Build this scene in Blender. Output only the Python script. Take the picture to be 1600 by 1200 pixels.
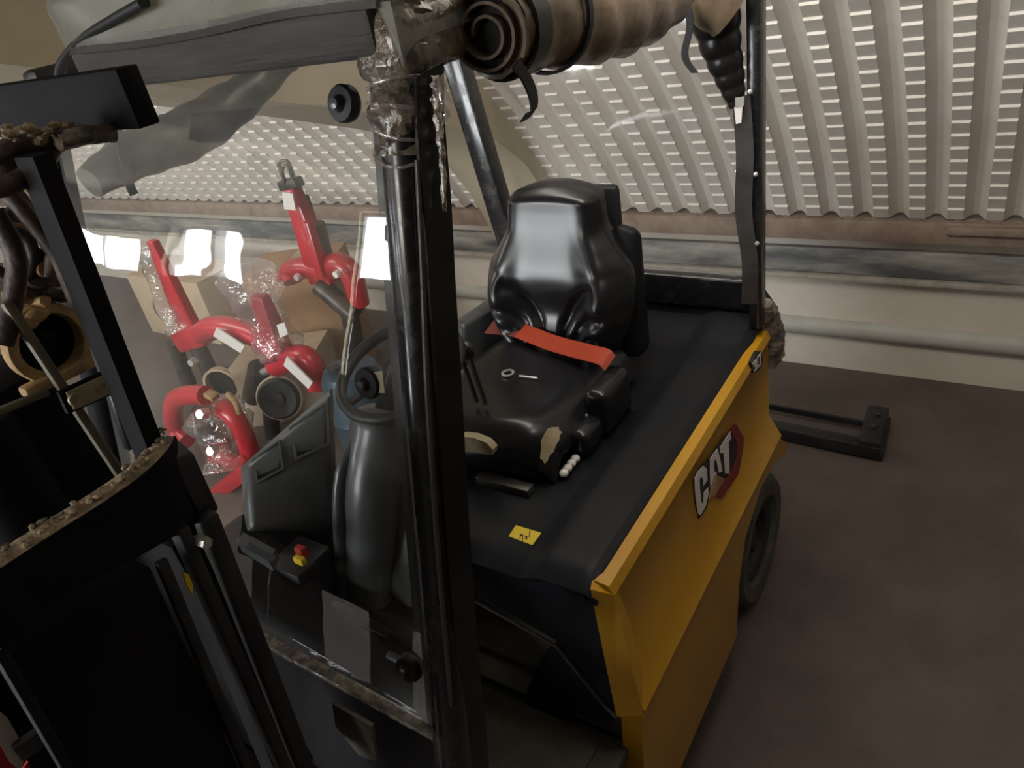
import bpy, bmesh, math, random
from mathutils import Vector, Matrix
random.seed(7)
PI = math.pi
S = bpy.context.scene
for o in list(bpy.data.objects): bpy.data.objects.remove(o)
COL = S.collection

# ------------------------------------------------------------------ camera
FPX = 1165.0
CAM = Vector((0.0, 0.0, 2.2))
# image right / image down / forward expressed in the world (x along the long wall, y towards it, z up)
_X = Vector((0.83413603, 0.14583568, -0.53192954)); _Y = Vector((0.52280055, -0.51639653, 0.67824347)); _Z = Vector((-0.17577447, -0.84384037, -0.50698793))
RGT = Vector((_X[0], _Y[0], _Z[0])); DWN = Vector((_X[1], _Y[1], _Z[1])); FWD = Vector((_X[2], _Y[2], _Z[2]))
cd = bpy.data.cameras.new('camera'); cam = bpy.data.objects.new('camera', cd); COL.objects.link(cam)
cd.sensor_fit = 'HORIZONTAL'; cd.sensor_width = 36.0; cd.lens = FPX * 36.0 / 1600.0; cd.clip_start = 0.02
M = Matrix((RGT, -DWN, -FWD)).transposed().to_4x4(); M.translation = CAM
cam.matrix_world = M
S.camera = cam

# ------------------------------------------------------------------ world, added fill lights, exposure
w = bpy.data.worlds.new('world'); S.world = w; w.use_nodes = True
w.node_tree.nodes['Background'].inputs[0].default_value = (0.75, 0.8, 0.9, 1); w.node_tree.nodes['Background'].inputs[1].default_value = 0.3
S.view_settings.view_transform = 'Standard'; S.view_settings.look = 'None'; S.view_settings.gamma = 1.0
S.view_settings.use_curve_mapping = False; S.view_settings.exposure = 0.25
def area(name, loc, target, sx, sy, power, col):
    l = bpy.data.lights.new(name, 'AREA'); l.shape = 'RECTANGLE'; l.size = sx; l.size_y = sy; l.energy = power; l.color = col
    o = bpy.data.objects.new(name, l); COL.objects.link(o); o.location = loc
    o.rotation_euler = (Vector(target) - Vector(loc)).to_track_quat('-Z', 'Y').to_euler(); return o
area('fill_near', (-1.75, -2.8, 2.95), (-0.6, 3.0, 0.6), 2.2, 0.9, 84, (1.0, 0.94, 0.86))  # added fill from the front side, not a fitting of the building
area('fill_middle', (-0.9, 1.45, 2.58), (0.3, 3.4, 0.8), 2.0, 0.3, 38, (1.0, 0.94, 0.86))  # unseen fill added to brighten the back wall and vault
area('fill_far', (-5.0, 0.9, 2.55), (-5.0, 3.4, 0.7), 3.0, 0.6, 30, (1.0, 0.95, 0.88))  # unseen fill added to light the far bay

# ------------------------------------------------------------------ pixel -> point helpers (calibration only)
def ray(px, py): return RGT * ((px - 800) / FPX) + DWN * ((py - 600) / FPX) + FWD
def at(px, py, x=None, y=None, z=None):
    r = ray(px, py)
    t = (x - CAM.x) / r.x if x is not None else (y - CAM.y) / r.y if y is not None else (z - CAM.z) / r.z
    return CAM + r * t
SHN = Vector((0, -0.78, 0.216)).normalized(); SH0 = Vector((-0.57, 0.65, 2.08))
def sheet_pt(px, py, off=0.0):
    r = ray(px, py); t = ((SH0 - CAM).dot(SHN)) / r.dot(SHN); return CAM + r * t + SHN * off

# ------------------------------------------------------------------ materials
def nt(name):
    m = bpy.data.materials.new(name); m.use_nodes = True
    n = m.node_tree; return m, n, n.nodes['Principled BSDF']
def mat(name, col, rough=0.5, metal=0.0, col2=None, scale=8.0, amount=(0.4, 0.65), bump=0.0, bscale=60.0, spec=0.5, coat=0.0, rough2=None, detail=5.0, stretch=None, alpha=None, trans=0.0):
    m, n, b = nt(name)
    b.inputs['Roughness'].default_value = rough; b.inputs['Metallic'].default_value = metal
    b.inputs['Specular IOR Level'].default_value = spec; b.inputs['Coat Weight'].default_value = coat; b.inputs['Coat Roughness'].default_value = 0.1
    b.inputs['Base Color'].default_value = (*col, 1); b.inputs['Transmission Weight'].default_value = trans
    if alpha is not None: b.inputs['Alpha'].default_value = alpha
    tc = n.nodes.new('ShaderNodeTexCoord'); mp = n.nodes.new('ShaderNodeMapping'); n.links.new(tc.outputs['Object'], mp.inputs[0])
    if stretch: mp.inputs['Scale'].default_value = stretch
    if col2:
        t = n.nodes.new('ShaderNodeTexNoise'); t.inputs['Scale'].default_value = scale; t.inputs['Detail'].default_value = detail; t.inputs['Roughness'].default_value = 0.65
        n.links.new(mp.outputs[0], t.inputs['Vector'])
        r = n.nodes.new('ShaderNodeValToRGB'); r.color_ramp.elements[0].position = amount[0]; r.color_ramp.elements[1].position = amount[1]
        r.color_ramp.elements[0].color = (*col, 1); r.color_ramp.elements[1].color = (*col2, 1)
        n.links.new(t.outputs[0], r.inputs[0]); n.links.new(r.outputs[0], b.inputs['Base Color'])
        if rough2 is not None:
            mr = n.nodes.new('ShaderNodeMapRange'); mr.inputs[1].default_value = amount[0]; mr.inputs[2].default_value = amount[1]
            mr.inputs[3].default_value = rough; mr.inputs[4].default_value = rough2
            n.links.new(t.outputs[0], mr.inputs[0]); n.links.new(mr.outputs[0], b.inputs['Roughness'])
    if bump:
        t2 = n.nodes.new('ShaderNodeTexNoise'); t2.inputs['Scale'].default_value = bscale; t2.inputs['Detail'].default_value = 4
        n.links.new(mp.outputs[0], t2.inputs['Vector'])
        bp = n.nodes.new('ShaderNodeBump'); bp.inputs['Strength'].default_value = bump; bp.inputs['Distance'].default_value = 0.01
        n.links.new(t2.outputs[0], bp.inputs['Height']); n.links.new(bp.outputs[0], b.inputs['Normal'])
    return m
def emit(name, col, s):
    m, n, b = nt(name); b.inputs['Base Color'].default_value = (*col, 1); b.inputs['Emission Color'].default_value = (*col, 1); b.inputs['Emission Strength'].default_value = s; return m
def film(name, tint=(1, 1, 1), haze=0.06, hazecol=(0.8, 0.8, 0.78), gloss=0.04, wob=0.0, wscale=6.0, fac=1.0, refl=1.0):
    # clear plastic film: see-through, mirror-like at grazing angles, a little milky
    m = bpy.data.materials.new(name); m.use_nodes = True; n = m.node_tree; n.nodes.clear()
    out = n.nodes.new('ShaderNodeOutputMaterial'); tr = n.nodes.new('ShaderNodeBsdfTransparent'); tr.inputs[0].default_value = (*tint, 1)
    gl = n.nodes.new('ShaderNodeBsdfGlossy'); gl.inputs['Roughness'].default_value = gloss; gl.inputs['Color'].default_value = (refl, refl, refl, 1)
    lw = n.nodes.new('ShaderNodeLayerWeight'); lw.inputs[0].default_value = 0.5; fr = lw
    pw = n.nodes.new('ShaderNodeMath'); pw.operation = 'POWER'; pw.inputs[1].default_value = 5.0; n.links.new(lw.outputs['Facing'], pw.inputs[0])
    mul = n.nodes.new('ShaderNodeMath'); mul.operation = 'MULTIPLY_ADD'; mul.inputs[1].default_value = 0.92; mul.inputs[2].default_value = 0.075 * fac; mul.use_clamp = True
    n.links.new(pw.outputs[0], mul.inputs[0])
    df = n.nodes.new('ShaderNodeBsdfDiffuse'); df.inputs[0].default_value = (*hazecol, 1)
    mx = n.nodes.new('ShaderNodeMixShader'); tc = n.nodes.new('ShaderNodeTexCoord')
    nz = n.nodes.new('ShaderNodeTexNoise'); nz.inputs['Scale'].default_value = 3.5; nz.inputs['Detail'].default_value = 4
    n.links.new(tc.outputs['Object'], nz.inputs['Vector'])
    mr = n.nodes.new('ShaderNodeMapRange'); mr.inputs[1].default_value = 0.3; mr.inputs[2].default_value = 0.7; mr.inputs[3].default_value = haze * 0.35; mr.inputs[4].default_value = haze * 1.6
    n.links.new(nz.outputs[0], mr.inputs[0]); n.links.new(mr.outputs[0], mx.inputs[0])
    n.links.new(tr.outputs[0], mx.inputs[1]); n.links.new(df.outputs[0], mx.inputs[2])
    m2 = n.nodes.new('ShaderNodeMixShader'); n.links.new(mul.outputs[0], m2.inputs[0]); n.links.new(mx.outputs[0], m2.inputs[1]); n.links.new(gl.outputs[0], m2.inputs[2])
    if wob:
        t2 = n.nodes.new('ShaderNodeTexNoise'); t2.inputs['Scale'].default_value = wscale; t2.inputs['Detail'].default_value = 2
        n.links.new(tc.outputs['Object'], t2.inputs['Vector'])
        bp = n.nodes.new('ShaderNodeBump'); bp.inputs['Strength'].default_value = wob; bp.inputs['Distance'].default_value = 0.02
        n.links.new(t2.outputs[0], bp.inputs['Height']); n.links.new(bp.outputs[0], gl.inputs['Normal'])
    n.links.new(m2.outputs[0], out.inputs[0]); return m

MT = {}
MT['floor'] = mat('floor_concrete', (0.078, 0.060, 0.050), 0.75, col2=(0.115, 0.085, 0.072), scale=2.2, amount=(0.38, 0.62), bump=0.25, bscale=120)
MT['wall'] = mat('wall_paint', (0.52, 0.47, 0.40), 0.7, col2=(0.60, 0.55, 0.48), scale=1.7, bump=0.08, bscale=30)
MT['beige'] = mat('beige_plaster', (0.40, 0.35, 0.25), 0.8, col2=(0.45, 0.40, 0.29), scale=0.9, bump=0.05)
MT['roof'] = mat('painted_sheet', (0.69, 0.655, 0.605), 0.45, col2=(0.58, 0.53, 0.46), scale=5, amount=(0.45, 0.75))
MT['brown'] = mat('brown_trim', (0.20, 0.14, 0.11), 0.8, col2=(0.28, 0.22, 0.17), scale=9, bump=0.3)
MT['greyband'] = mat('grey_channel', (0.09, 0.095, 0.10), 0.55, col2=(0.40, 0.38, 0.33), scale=2.6, amount=(0.40, 0.72), stretch=(0.8, 1, 3.5), bump=0.1)
MT['rail'] = mat('pale_conduit', (0.42, 0.42, 0.38), 0.55, col2=(0.36, 0.35, 0.30), scale=4)
MT['lip'] = mat('dusty_lip', (0.36, 0.33, 0.28), 0.7, col2=(0.25, 0.23, 0.20), scale=12)
MT['black'] = mat('black_paint', (0.010, 0.010, 0.013), 0.38, col2=(0.022, 0.020, 0.020), scale=14, bump=0.06, rough2=0.6)
MT['blackmatt'] = mat('black_mast_steel', (0.006, 0.006, 0.008), 0.7, col2=(0.012, 0.011, 0.012), scale=9, spec=0.12)
MT['post'] = mat('black_gloss_post', (0.012, 0.012, 0.014), 0.22, col2=(0.03, 0.027, 0.022), scale=16, amount=(0.5, 0.72), rough2=0.5, coat=0.3)
MT['hood'] = mat('black_hood_plastic', (0.0085, 0.0095, 0.0125), 0.45, col2=(0.013, 0.0135, 0.016), scale=6, bump=0.12, bscale=300, spec=0.2)
MT['seat'] = mat('seat_vinyl', (0.008, 0.008, 0.010), 0.27, col2=(0.012, 0.012, 0.014), scale=5)
MT['foam'] = mat('torn_foam', (0.42, 0.34, 0.24), 0.9, col2=(0.3, 0.25, 0.12), scale=25)
MT['yellow'] = mat('yellow_paint', (0.50, 0.258, 0.012), 0.34, col2=(0.43, 0.212, 0.010), scale=3, coat=0.25)
MT['rubber'] = mat('tyre_rubber', (0.055, 0.056, 0.05), 0.85, col2=(0.11, 0.105, 0.09), scale=9, bump=0.2)
MT['hub'] = mat('dark_hub', (0.018, 0.02, 0.02), 0.6, col2=(0.035, 0.035, 0.033), scale=10)
MT['olive'] = mat('olive_panel', (0.10, 0.088, 0.064), 0.75, col2=(0.06, 0.056, 0.045), scale=7, bump=0.15)
MT['greyplastic'] = mat('grey_dash_plastic', (0.088, 0.094, 0.10), 0.36, col2=(0.066, 0.071, 0.076), scale=7, coat=0.2)
MT['greylight'] = mat('grey_cowl_plastic', (0.085, 0.092, 0.098), 0.3, col2=(0.05, 0.055, 0.06), scale=5, coat=0.2)
MT['orange'] = mat('orange_webbing', (0.40, 0.040, 0.008), 0.6, bump=0.2, bscale=500)
MT['orangedark'] = mat('dark_red_webbing', (0.16, 0.03, 0.02), 0.7)  # darker red for one end of the belt
MT['stick'] = mat('yellow_sticker', (0.72, 0.50, 0.02), 0.45)
MT['ink'] = mat('black_ink', (0.01, 0.01, 0.01), 0.5)
MT['white'] = mat('white_paint', (0.72, 0.69, 0.66), 0.45)
MT['redlogo'] = mat('dark_red_print', (0.20, 0.012, 0.022), 0.4)
MT['red'] = mat('red_paint', (0.52, 0.016, 0.030), 0.32, col2=(0.40, 0.014, 0.026), scale=6, coat=0.4)
MT['steel'] = mat('dull_steel', (0.10, 0.09, 0.08), 0.42, metal=0.6, col2=(0.05, 0.045, 0.04), scale=20)
MT['bright'] = mat('zinc_steel', (0.75, 0.74, 0.70), 0.3, metal=0.7)
MT['dust'] = mat('tan_dust', (0.33, 0.25, 0.16), 0.95, col2=(0.17, 0.13, 0.09), scale=40, bump=0.8, bscale=90)
MT['tanring'] = mat('dusty_tan_ring', (0.40, 0.255, 0.11), 0.75, col2=(0.22, 0.14, 0.07), scale=22, bump=0.3)
MT['hose'] = mat('dusty_hose', (0.035, 0.025, 0.024), 0.6, col2=(0.15, 0.105, 0.075), scale=22, amount=(0.42, 0.70), bump=0.3)
MT['tanrod'] = mat('olive_rod', (0.16, 0.14, 0.095), 0.55, col2=(0.10, 0.09, 0.06), scale=15)
MT['plate'] = mat('scuffed_plate', (0.42, 0.37, 0.25), 0.5, metal=0.2, col2=(0.55, 0.50, 0.38), scale=30)
MT['card'] = mat('cardboard', (0.36, 0.22, 0.12), 0.85, col2=(0.30, 0.18, 0.10), scale=8)
MT['cardlight'] = mat('pale_cardboard', (0.46, 0.36, 0.25), 0.85, col2=(0.40, 0.31, 0.22), scale=8)
MT['blue'] = mat('dark_blue_plastic', (0.02, 0.05, 0.075), 0.4, col2=(0.03, 0.06, 0.09), scale=8)
MT['tan_vinyl'] = mat('dusty_rolled_vinyl', (0.20, 0.145, 0.092), 0.42, col2=(0.115, 0.085, 0.060), scale=7, bump=0.35, bscale=18, stretch=(1, 0.5, 1), coat=0.3)
MT['grey_vinyl'] = mat('smoky_rolled_vinyl', (0.15, 0.145, 0.125), 0.4, col2=(0.06, 0.055, 0.045), scale=5, amount=(0.4, 0.6), bump=0.3, bscale=15, coat=0.2)
MT['vinylstrip'] = mat('black_vinyl_strip', (0.009, 0.008, 0.009), 0.3, col2=(0.016, 0.014, 0.013), scale=9, bump=0.2, bscale=25)
MT['greystrip'] = mat('grey_vinyl_strip', (0.060, 0.056, 0.055), 0.35, col2=(0.035, 0.032, 0.031), scale=12, bump=0.2, bscale=30)
MT['beam'] = mat('dusty_guard_beam', (0.040, 0.036, 0.035), 0.6, col2=(0.075, 0.068, 0.064), scale=10, stretch=(0.3, 3, 3), bump=0.2)
MT['strap'] = mat('black_strap', (0.01, 0.01, 0.012), 0.6)
MT['wrap'] = mat('crumpled_wrap', (0.23, 0.19, 0.145), 0.22, col2=(0.07, 0.06, 0.05), scale=28, amount=(0.4, 0.6), bump=1.0, bscale=45, coat=0.6)
MT['tape'] = mat('grey_tape_remnant', (0.17, 0.155, 0.13), 0.75, col2=(0.07, 0.065, 0.06), scale=45, amount=(0.4, 0.6))
MT['clear'] = film('clear_vinyl', (0.93, 0.93, 0.92), haze=0.085, hazecol=(0.75, 0.76, 0.74), gloss=0.012, wob=0.05, wscale=5, fac=1.3)
MT['roofclear'] = film('cloudy_vinyl', (0.84, 0.86, 0.82), haze=0.30, hazecol=(0.42, 0.43, 0.38), gloss=0.30, wob=0.25, wscale=9, fac=0.35, refl=0.5)
MT['rearclear'] = film('rear_vinyl', (0.93, 0.92, 0.91), haze=0.07, hazecol=(0.62, 0.59, 0.56), gloss=0.05, wob=0.1)
MT['stretch'] = film('stretch_wrap', (0.96, 0.95, 0.95), haze=0.12, hazecol=(0.8, 0.72, 0.72), gloss=0.08, wob=1.0, wscale=26, fac=1.6)
MT['shine'] = mat('shiny_film_edge', (0.55, 0.5, 0.44), 0.12, col2=(0.10, 0.08, 0.07), scale=60, amount=(0.45, 0.6), bump=1.0, bscale=70, coat=1.0)
MT['pane'] = emit('window_daylight', (0.93, 0.97, 1.0), 14.0)
MT['frame'] = mat('window_frame', (0.3, 0.3, 0.29), 0.6)
MT['yellowbtn'] = mat('yellow_button', (0.75, 0.5, 0.02), 0.4)
MT['redbtn'] = mat('red_button', (0.45, 0.03, 0.02), 0.4)
MT['display'] = mat('display_glass', (0.03, 0.05, 0.06), 0.12, coat=0.5)

# ------------------------------------------------------------------ mesh helpers
def link(name, bm, m, parent=None, smooth=40, mesh=None):
    if mesh is None:
        me = bpy.data.meshes.new(name); bm.normal_update(); bm.to_mesh(me); bm.free()
        for mm in (m if isinstance(m, (list, tuple)) else [m]): me.materials.append(MT[mm])
        if smooth:
            for p in me.polygons: p.use_smooth = True
            me.set_sharp_from_angle(angle=math.radians(smooth))
    else: me = mesh
    o = bpy.data.objects.new(name, me); COL.objects.link(o)
    if parent is not None: o.parent = parent; o.matrix_parent_inverse = parent.matrix_world.inverted() if parent.matrix_world else Matrix()
    return o
EMP = {}
def thing(name, label, cat, loc=(0, 0, 0), group=None):
    o = bpy.data.objects.new(name, None); COL.objects.link(o); o.location = loc; o.empty_display_size = 0.1
    o.matrix_world = Matrix.Translation(loc)
    o['label'] = label; o['category'] = cat
    if group: o['group'] = group
    return o
def tag(o, label, cat, group=None):
    o['label'] = label; o['category'] = cat
    if group: o['group'] = group
    return o
def struct(o): o['kind'] = 'structure'; return o
def NB(): return bmesh.new()
def V(*a): return Vector(a)
def add_hexa(bm, p, bev=0.0, seg=2):
    # p: 8 points, bottom loop 0-3, top loop 4-7
    v = [bm.verts.new(q) for q in p]
    fs = [(0, 3, 2, 1), (4, 5, 6, 7), (0, 1, 5, 4), (1, 2, 6, 5), (2, 3, 7, 6), (3, 0, 4, 7)]
    f = [bm.faces.new([v[i] for i in q]) for q in fs]
    bmesh.ops.recalc_face_normals(bm, faces=f)
    if bev:
        es = list({e for q in f for e in q.edges})
        bmesh.ops.bevel(bm, geom=es, offset=bev, segments=seg, profile=0.5, affect='EDGES', clamp_overlap=True)
    return bm
def add_box(bm, x0, x1, y0, y1, z0, z1, bev=0.0, seg=2):
    return add_hexa(bm, [(x0, y0, z0), (x1, y0, z0), (x1, y1, z0), (x0, y1, z0), (x0, y0, z1), (x1, y0, z1), (x1, y1, z1), (x0, y1, z1)], bev, seg)
def frame_of(d, up=Vector((0, 0, 1))):
    d = d.normalized()
    if abs(d.dot(up)) > 0.98: up = Vector((0, 1, 0))
    a = d.cross(up).normalized(); return a, a.cross(d).normalized()
def add_bar(bm, a, b, w, h, up=Vector((0, 0, 1)), bev=0.0, w2=None, h2=None):
    a = Vector(a); b = Vector(b); s, u = frame_of(b - a, up); w2 = w if w2 is None else w2; h2 = h if h2 is None else h2
    P = lambda c, ww, hh: [c - s * ww / 2 - u * hh / 2, c + s * ww / 2 - u * hh / 2, c + s * ww / 2 + u * hh / 2, c - s * ww / 2 + u * hh / 2]
    return add_hexa(bm, P(a, w, h) + P(b, w2, h2), bev)
def catmull(pts, n):
    pts = [Vector(p) for p in pts]
    if len(pts) < 3 or n <= 1: return pts
    P = [pts[0] * 2 - pts[1]] + pts + [pts[-1] * 2 - pts[-2]]; out = []
    for i in range(1, len(P) - 2):
        for k in range(n):
            t = k / n; a, b, c, d = P[i - 1], P[i], P[i + 1], P[i + 2]
            out.append(0.5 * ((2 * b) + (c - a) * t + (2 * a - 5 * b + 4 * c - d) * t * t + (3 * b - a - 3 * c + d) * t ** 3))
    out.append(pts[-1]); return out
def add_tube(bm, pts, r, seg=12, n=6, caps=True, sx=1.0, wob=0.0):
    pts = catmull(pts, n); N = len(pts)
    R = (lambda t: r) if not callable(r) else r
    rings = []; side = None
    for i, p in enumerate(pts):
        d = (pts[min(i + 1, N - 1)] - pts[max(i - 1, 0)]).normalized()
        if side is None: side, up = frame_of(d)
        else:
            side = (side - d * side.dot(d)).normalized(); up = side.cross(d)
        rr = R(i / max(1, N - 1)); ring = []
        for k in range(seg):
            a = 2 * PI * k / seg; q = rr * (1 + wob * math.sin(a * 3 + i * 1.3) * random.uniform(0.4, 1))
            ring.append(bm.verts.new(p + side * math.cos(a) * q * sx + up * math.sin(a) * q))
        rings.append(ring)
    for i in range(N - 1):
        for k in range(seg):
            bm.faces.new((rings[i][k], rings[i][(k + 1) % seg], rings[i + 1][(k + 1) % seg], rings[i + 1][k]))
    if caps: bm.faces.new(rings[0][::-1]); bm.faces.new(rings[-1])
    bmesh.ops.recalc_face_normals(bm, faces=bm.faces); return bm
def add_lathe(bm, c, axis, prof, seg=28, a0=0.0, a1=2 * PI):
    # prof: (radius, offset along axis)
    c = Vector(c); ax = Vector(axis).normalized(); s, u = frame_of(ax); full = abs(a1 - a0 - 2 * PI) < 1e-6
    rings = []
    for r, h in prof:
        rings.append([bm.verts.new(c + ax * h + (s * math.cos(a0 + (a1 - a0) * k / seg) + u * math.sin(a0 + (a1 - a0) * k / seg)) * max(r, 1e-4)) for k in range(seg + (0 if full else 1))])
    m = len(rings[0])
    for i in range(len(rings) - 1):
        for k in range(m if full else m - 1):
            bm.faces.new((rings[i][k], rings[i][(k + 1) % m], rings[i + 1][(k + 1) % m], rings[i + 1][k]))
    bmesh.ops.recalc_face_normals(bm, faces=bm.faces); return bm
def add_prism(bm, poly, d):
    # poly: list of 3-D points, extruded by vector d
    d = Vector(d); a = [bm.verts.new(p) for p in poly]; b = [bm.verts.new(Vector(p) + d) for p in poly]; n = len(poly)
    f = [bm.faces.new(a[::-1]), bm.faces.new(b)]
    for i in range(n): f.append(bm.faces.new((a[i], a[(i + 1) % n], b[(i + 1) % n], b[i])))
    bmesh.ops.recalc_face_normals(bm, faces=f); return bm
def add_grid(bm, fn, nu, nv, thick=None):
    g = [[bm.verts.new(fn(i / nu, j / nv)) for i in range(nu + 1)] for j in range(nv + 1)]
    f = []
    for j in range(nv):
        for i in range(nu): f.append(bm.faces.new((g[j][i], g[j][i + 1], g[j + 1][i + 1], g[j + 1][i])))
    if thick:
        bm.normal_update()
        g2 = [[bm.verts.new(v.co - v.normal * thick) for v in row] for row in g]
        for j in range(nv):
            for i in range(nu): bm.faces.new((g2[j][i], g2[j + 1][i], g2[j + 1][i + 1], g2[j][i + 1]))
        per = [(0, i) for i in range(nu)] + [(j, nu) for j in range(nv)] + [(nv, i) for i in range(nu, 0, -1)] + [(j, 0) for j in range(nv, 0, -1)]
        for (a, b), (c, d) in zip(per, per[1:] + per[:1]): bm.faces.new((g[c][d], g[a][b], g2[a][b], g2[c][d]))
    return bm
def ribbon(bm, pts, wvec, t=0.003, n=6):
    pts = catmull(pts, n); wv = Vector(wvec); N = len(pts); rows = []
    for i, p in enumerate(pts):
        d = (pts[min(i + 1, N - 1)] - pts[max(i - 1, 0)]).normalized(); nn = d.cross(wv).normalized() * t
        rows.append([bm.verts.new(q) for q in (p - wv / 2 - nn / 2, p + wv / 2 - nn / 2, p + wv / 2 + nn / 2, p - wv / 2 + nn / 2)])
    for i in range(N - 1):
        for k in range(4): bm.faces.new((rows[i][k], rows[i][(k + 1) % 4], rows[i + 1][(k + 1) % 4], rows[i + 1][k]))
    bm.faces.new(rows[0][::-1]); bm.faces.new(rows[-1]); bmesh.ops.recalc_face_normals(bm, faces=bm.faces); return bm
def box(name, m, parent, x0, x1, y0, y1, z0, z1, bev=0.0): return link(name, add_box(NB(), x0, x1, y0, y1, z0, z1, bev), m, parent)
def tube(name, m, parent, pts, r, seg=12, n=6, **k): return link(name, add_tube(NB(), pts, r, seg, n, **k), m, parent, 50)
def bar(name, m, parent, a, b, wd, h, bev=0.003, **k): return link(name, add_bar(NB(), a, b, wd, h, bev=bev, **k), m, parent)
def prism(name, m, parent, poly, d): return link(name, add_prism(NB(), poly, d), m, parent)
def lathe(name, m, parent, c, ax, prof, seg=28): return link(name, add_lathe(NB(), c, ax, prof, seg), m, parent, 35)

# ================================================================== THE BUILDING
YW = 3.57
struct(box('floor', 'floor', None, -14.2, 5.2, -4.4, 3.8, -0.2, 0.0))
struct(box('wall_back', 'wall', None, -14.2, 5.2, YW, YW + 0.2, 0.0, 0.87))
bm = NB(); add_box(bm, -14.2, 5.2, 3.47, YW, 0.745, 0.845, 0.006)
struct(link('trim_1', bm, 'brown'))
struct(box('trim_2', 'greyband', None, -14.2, 5.2, YW - 0.035, YW, 0.548, 0.678, 0.008))
struct(box('trim_3', 'lip', None, -14.2, 5.2, YW - 0.06, YW, 0.520, 0.546, 0.006))
bm = NB(); add_prism(bm, [(-14.2, YW, 0.285), (-14.2, YW - 0.03, 0.275), (-14.2, YW - 0.045, 0.235), (-14.2, YW - 0.03, 0.195), (-14.2, YW, 0.185)], (19.4, 0, 0))
struct(link('trim_4', bm, 'rail', None, 80))
# loose rust-coloured strip on the trim at the right, and crumbs along its edge
bm = NB(); add_box(bm, -0.24, 0.5, 3.445, 3.468, 0.80, 0.835, 0.004); struct(link('trim_5', bm, 'brown'))
bm = NB()
for i in range(70):
    x = random.uniform(-1.6, 0.1); y = random.uniform(3.475, 3.50); s = random.uniform(0.003, 0.012)
    bmesh.ops.create_icosphere(bm, subdivisions=1, radius=s, matrix=Matrix.Translation((x, y, 0.848)) @ Matrix.Diagonal((random.uniform(1, 2.6), 1, 0.6, 1)))
o = link('rust_crumbs', bm, 'brown', None); o['label'] = 'rusty flakes and crumbs lying along the brown ledge under the vault'; o['category'] = 'debris'; o['kind'] = 'stuff'

# vault of bent, crimped sheet-metal panels
R = 4.5; T0 = math.radians(60); Ys, Zs = 3.50, 0.85
def arc(s):
    th = T0 - s / R    # tangent elevation, turning flat towards the crown
    y = Ys - R * (math.sin(T0) - math.sin(th)); z = Zs + R * (math.cos(th) - math.cos(T0))
    return Vector((0, y, z)), Vector((0, -math.sin(th), -math.cos(th)))
PITCH = 0.1425; DEP = 0.032
prof = [(0.0, 0), (0.060, 0), (0.0625, -0.002), (0.092, -DEP), (0.1125, -DEP), (0.1405, -0.002), (PITCH, 0)]
def panel_mesh(n0=0, n1=62):
    bm = NB(); rows = []; cl = 0.076
    for k in range(n0, n1):
        for s, off in ((k * cl, 0.0), (k * cl + cl - 0.006, 0.0075)):
            p, nrm = arc(s); row = []
            for i, (x, d) in enumerate(prof):
                oo = off if i in (0, 1, 6) else 0
                row.append(bm.verts.new(p + Vector((x, 0, 0)) + nrm * (d + oo)))
            rows.append(row)
    for a, b in zip(rows, rows[1:]):
        for i in range(len(prof) - 1): bm.faces.new((a[i], a[i + 1], b[i + 1], b[i]))
    bmesh.ops.recalc_face_normals(bm, faces=bm.faces)
    me = bpy.data.meshes.new('roof_panel'); bm.to_mesh(me); bm.free(); me.materials.append(MT['roof'])
    return me
def arc_sheet(x0, x1, m='roof', off=-0.06):
    bm = NB(); prev = None
    for k in range(41):
        p, nrm = arc(k / 40 * R * T0); a = bm.verts.new(p + nrm * off + Vector((x0, 0, 0))); b = bm.verts.new(p + nrm * off + Vector((x1, 0, 0)))
        if prev: bm.faces.new((prev[0], prev[1], b, a))
        prev = (a, b)
    return bm
XG0, XG1 = -2.60, -2.10
vault = struct(link('ceiling', arc_sheet(-14.2, 5.2), 'roof'))
pm = panel_mesh(0, 62)
x = XG1
while x < 1.2:
    o = link('roof_panel', None, None, vault, mesh=pm); o.location = (x, 0, 0); x += PITCH
x = XG0 - PITCH; cnt = 0
while x > -9.5:
    o = link('roof_panel', None, None, vault, mesh=pm); o.location = (x, 0, 0); x -= PITCH
bm = NB(); x0 = x + PITCH
while x0 > -14.2:
    x0 -= PITCH
    t = bmesh.new(); t.from_mesh(pm); bmesh.ops.translate(t, verts=t.verts, vec=(x0, 0, 0)); tmp = bpy.data.meshes.new('t'); t.to_mesh(tmp); t.free(); bm.from_mesh(tmp); bpy.data.meshes.remove(tmp)
o = link('roof_panels', bm, 'roof', vault, 0); o['kind'] = 'stuff'
pc, _ = arc(R * T0)
struct(box('ceiling_flat', 'beige', None, -14.2, 5.2, -4.4, pc.y + 0.03, pc.z - 0.02, pc.z + 0.12)).name = 'ceiling.001'
# partition wall with an arched opening between the two bays
op = [(3.49, 0.0), (3.47, 0.60), (3.40, 0.80), (3.29, 1.02), (3.15, 1.22), (2.91, 1.42), (2.58, 1.57), (2.1, 1.755), (1.68, 1.90), (1.2, 2.08), (0.7, 2.25), (0.2, 2.36), (-0.6, 2.45), (-3.9, 2.45), (-3.9, 0.0)]
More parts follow.
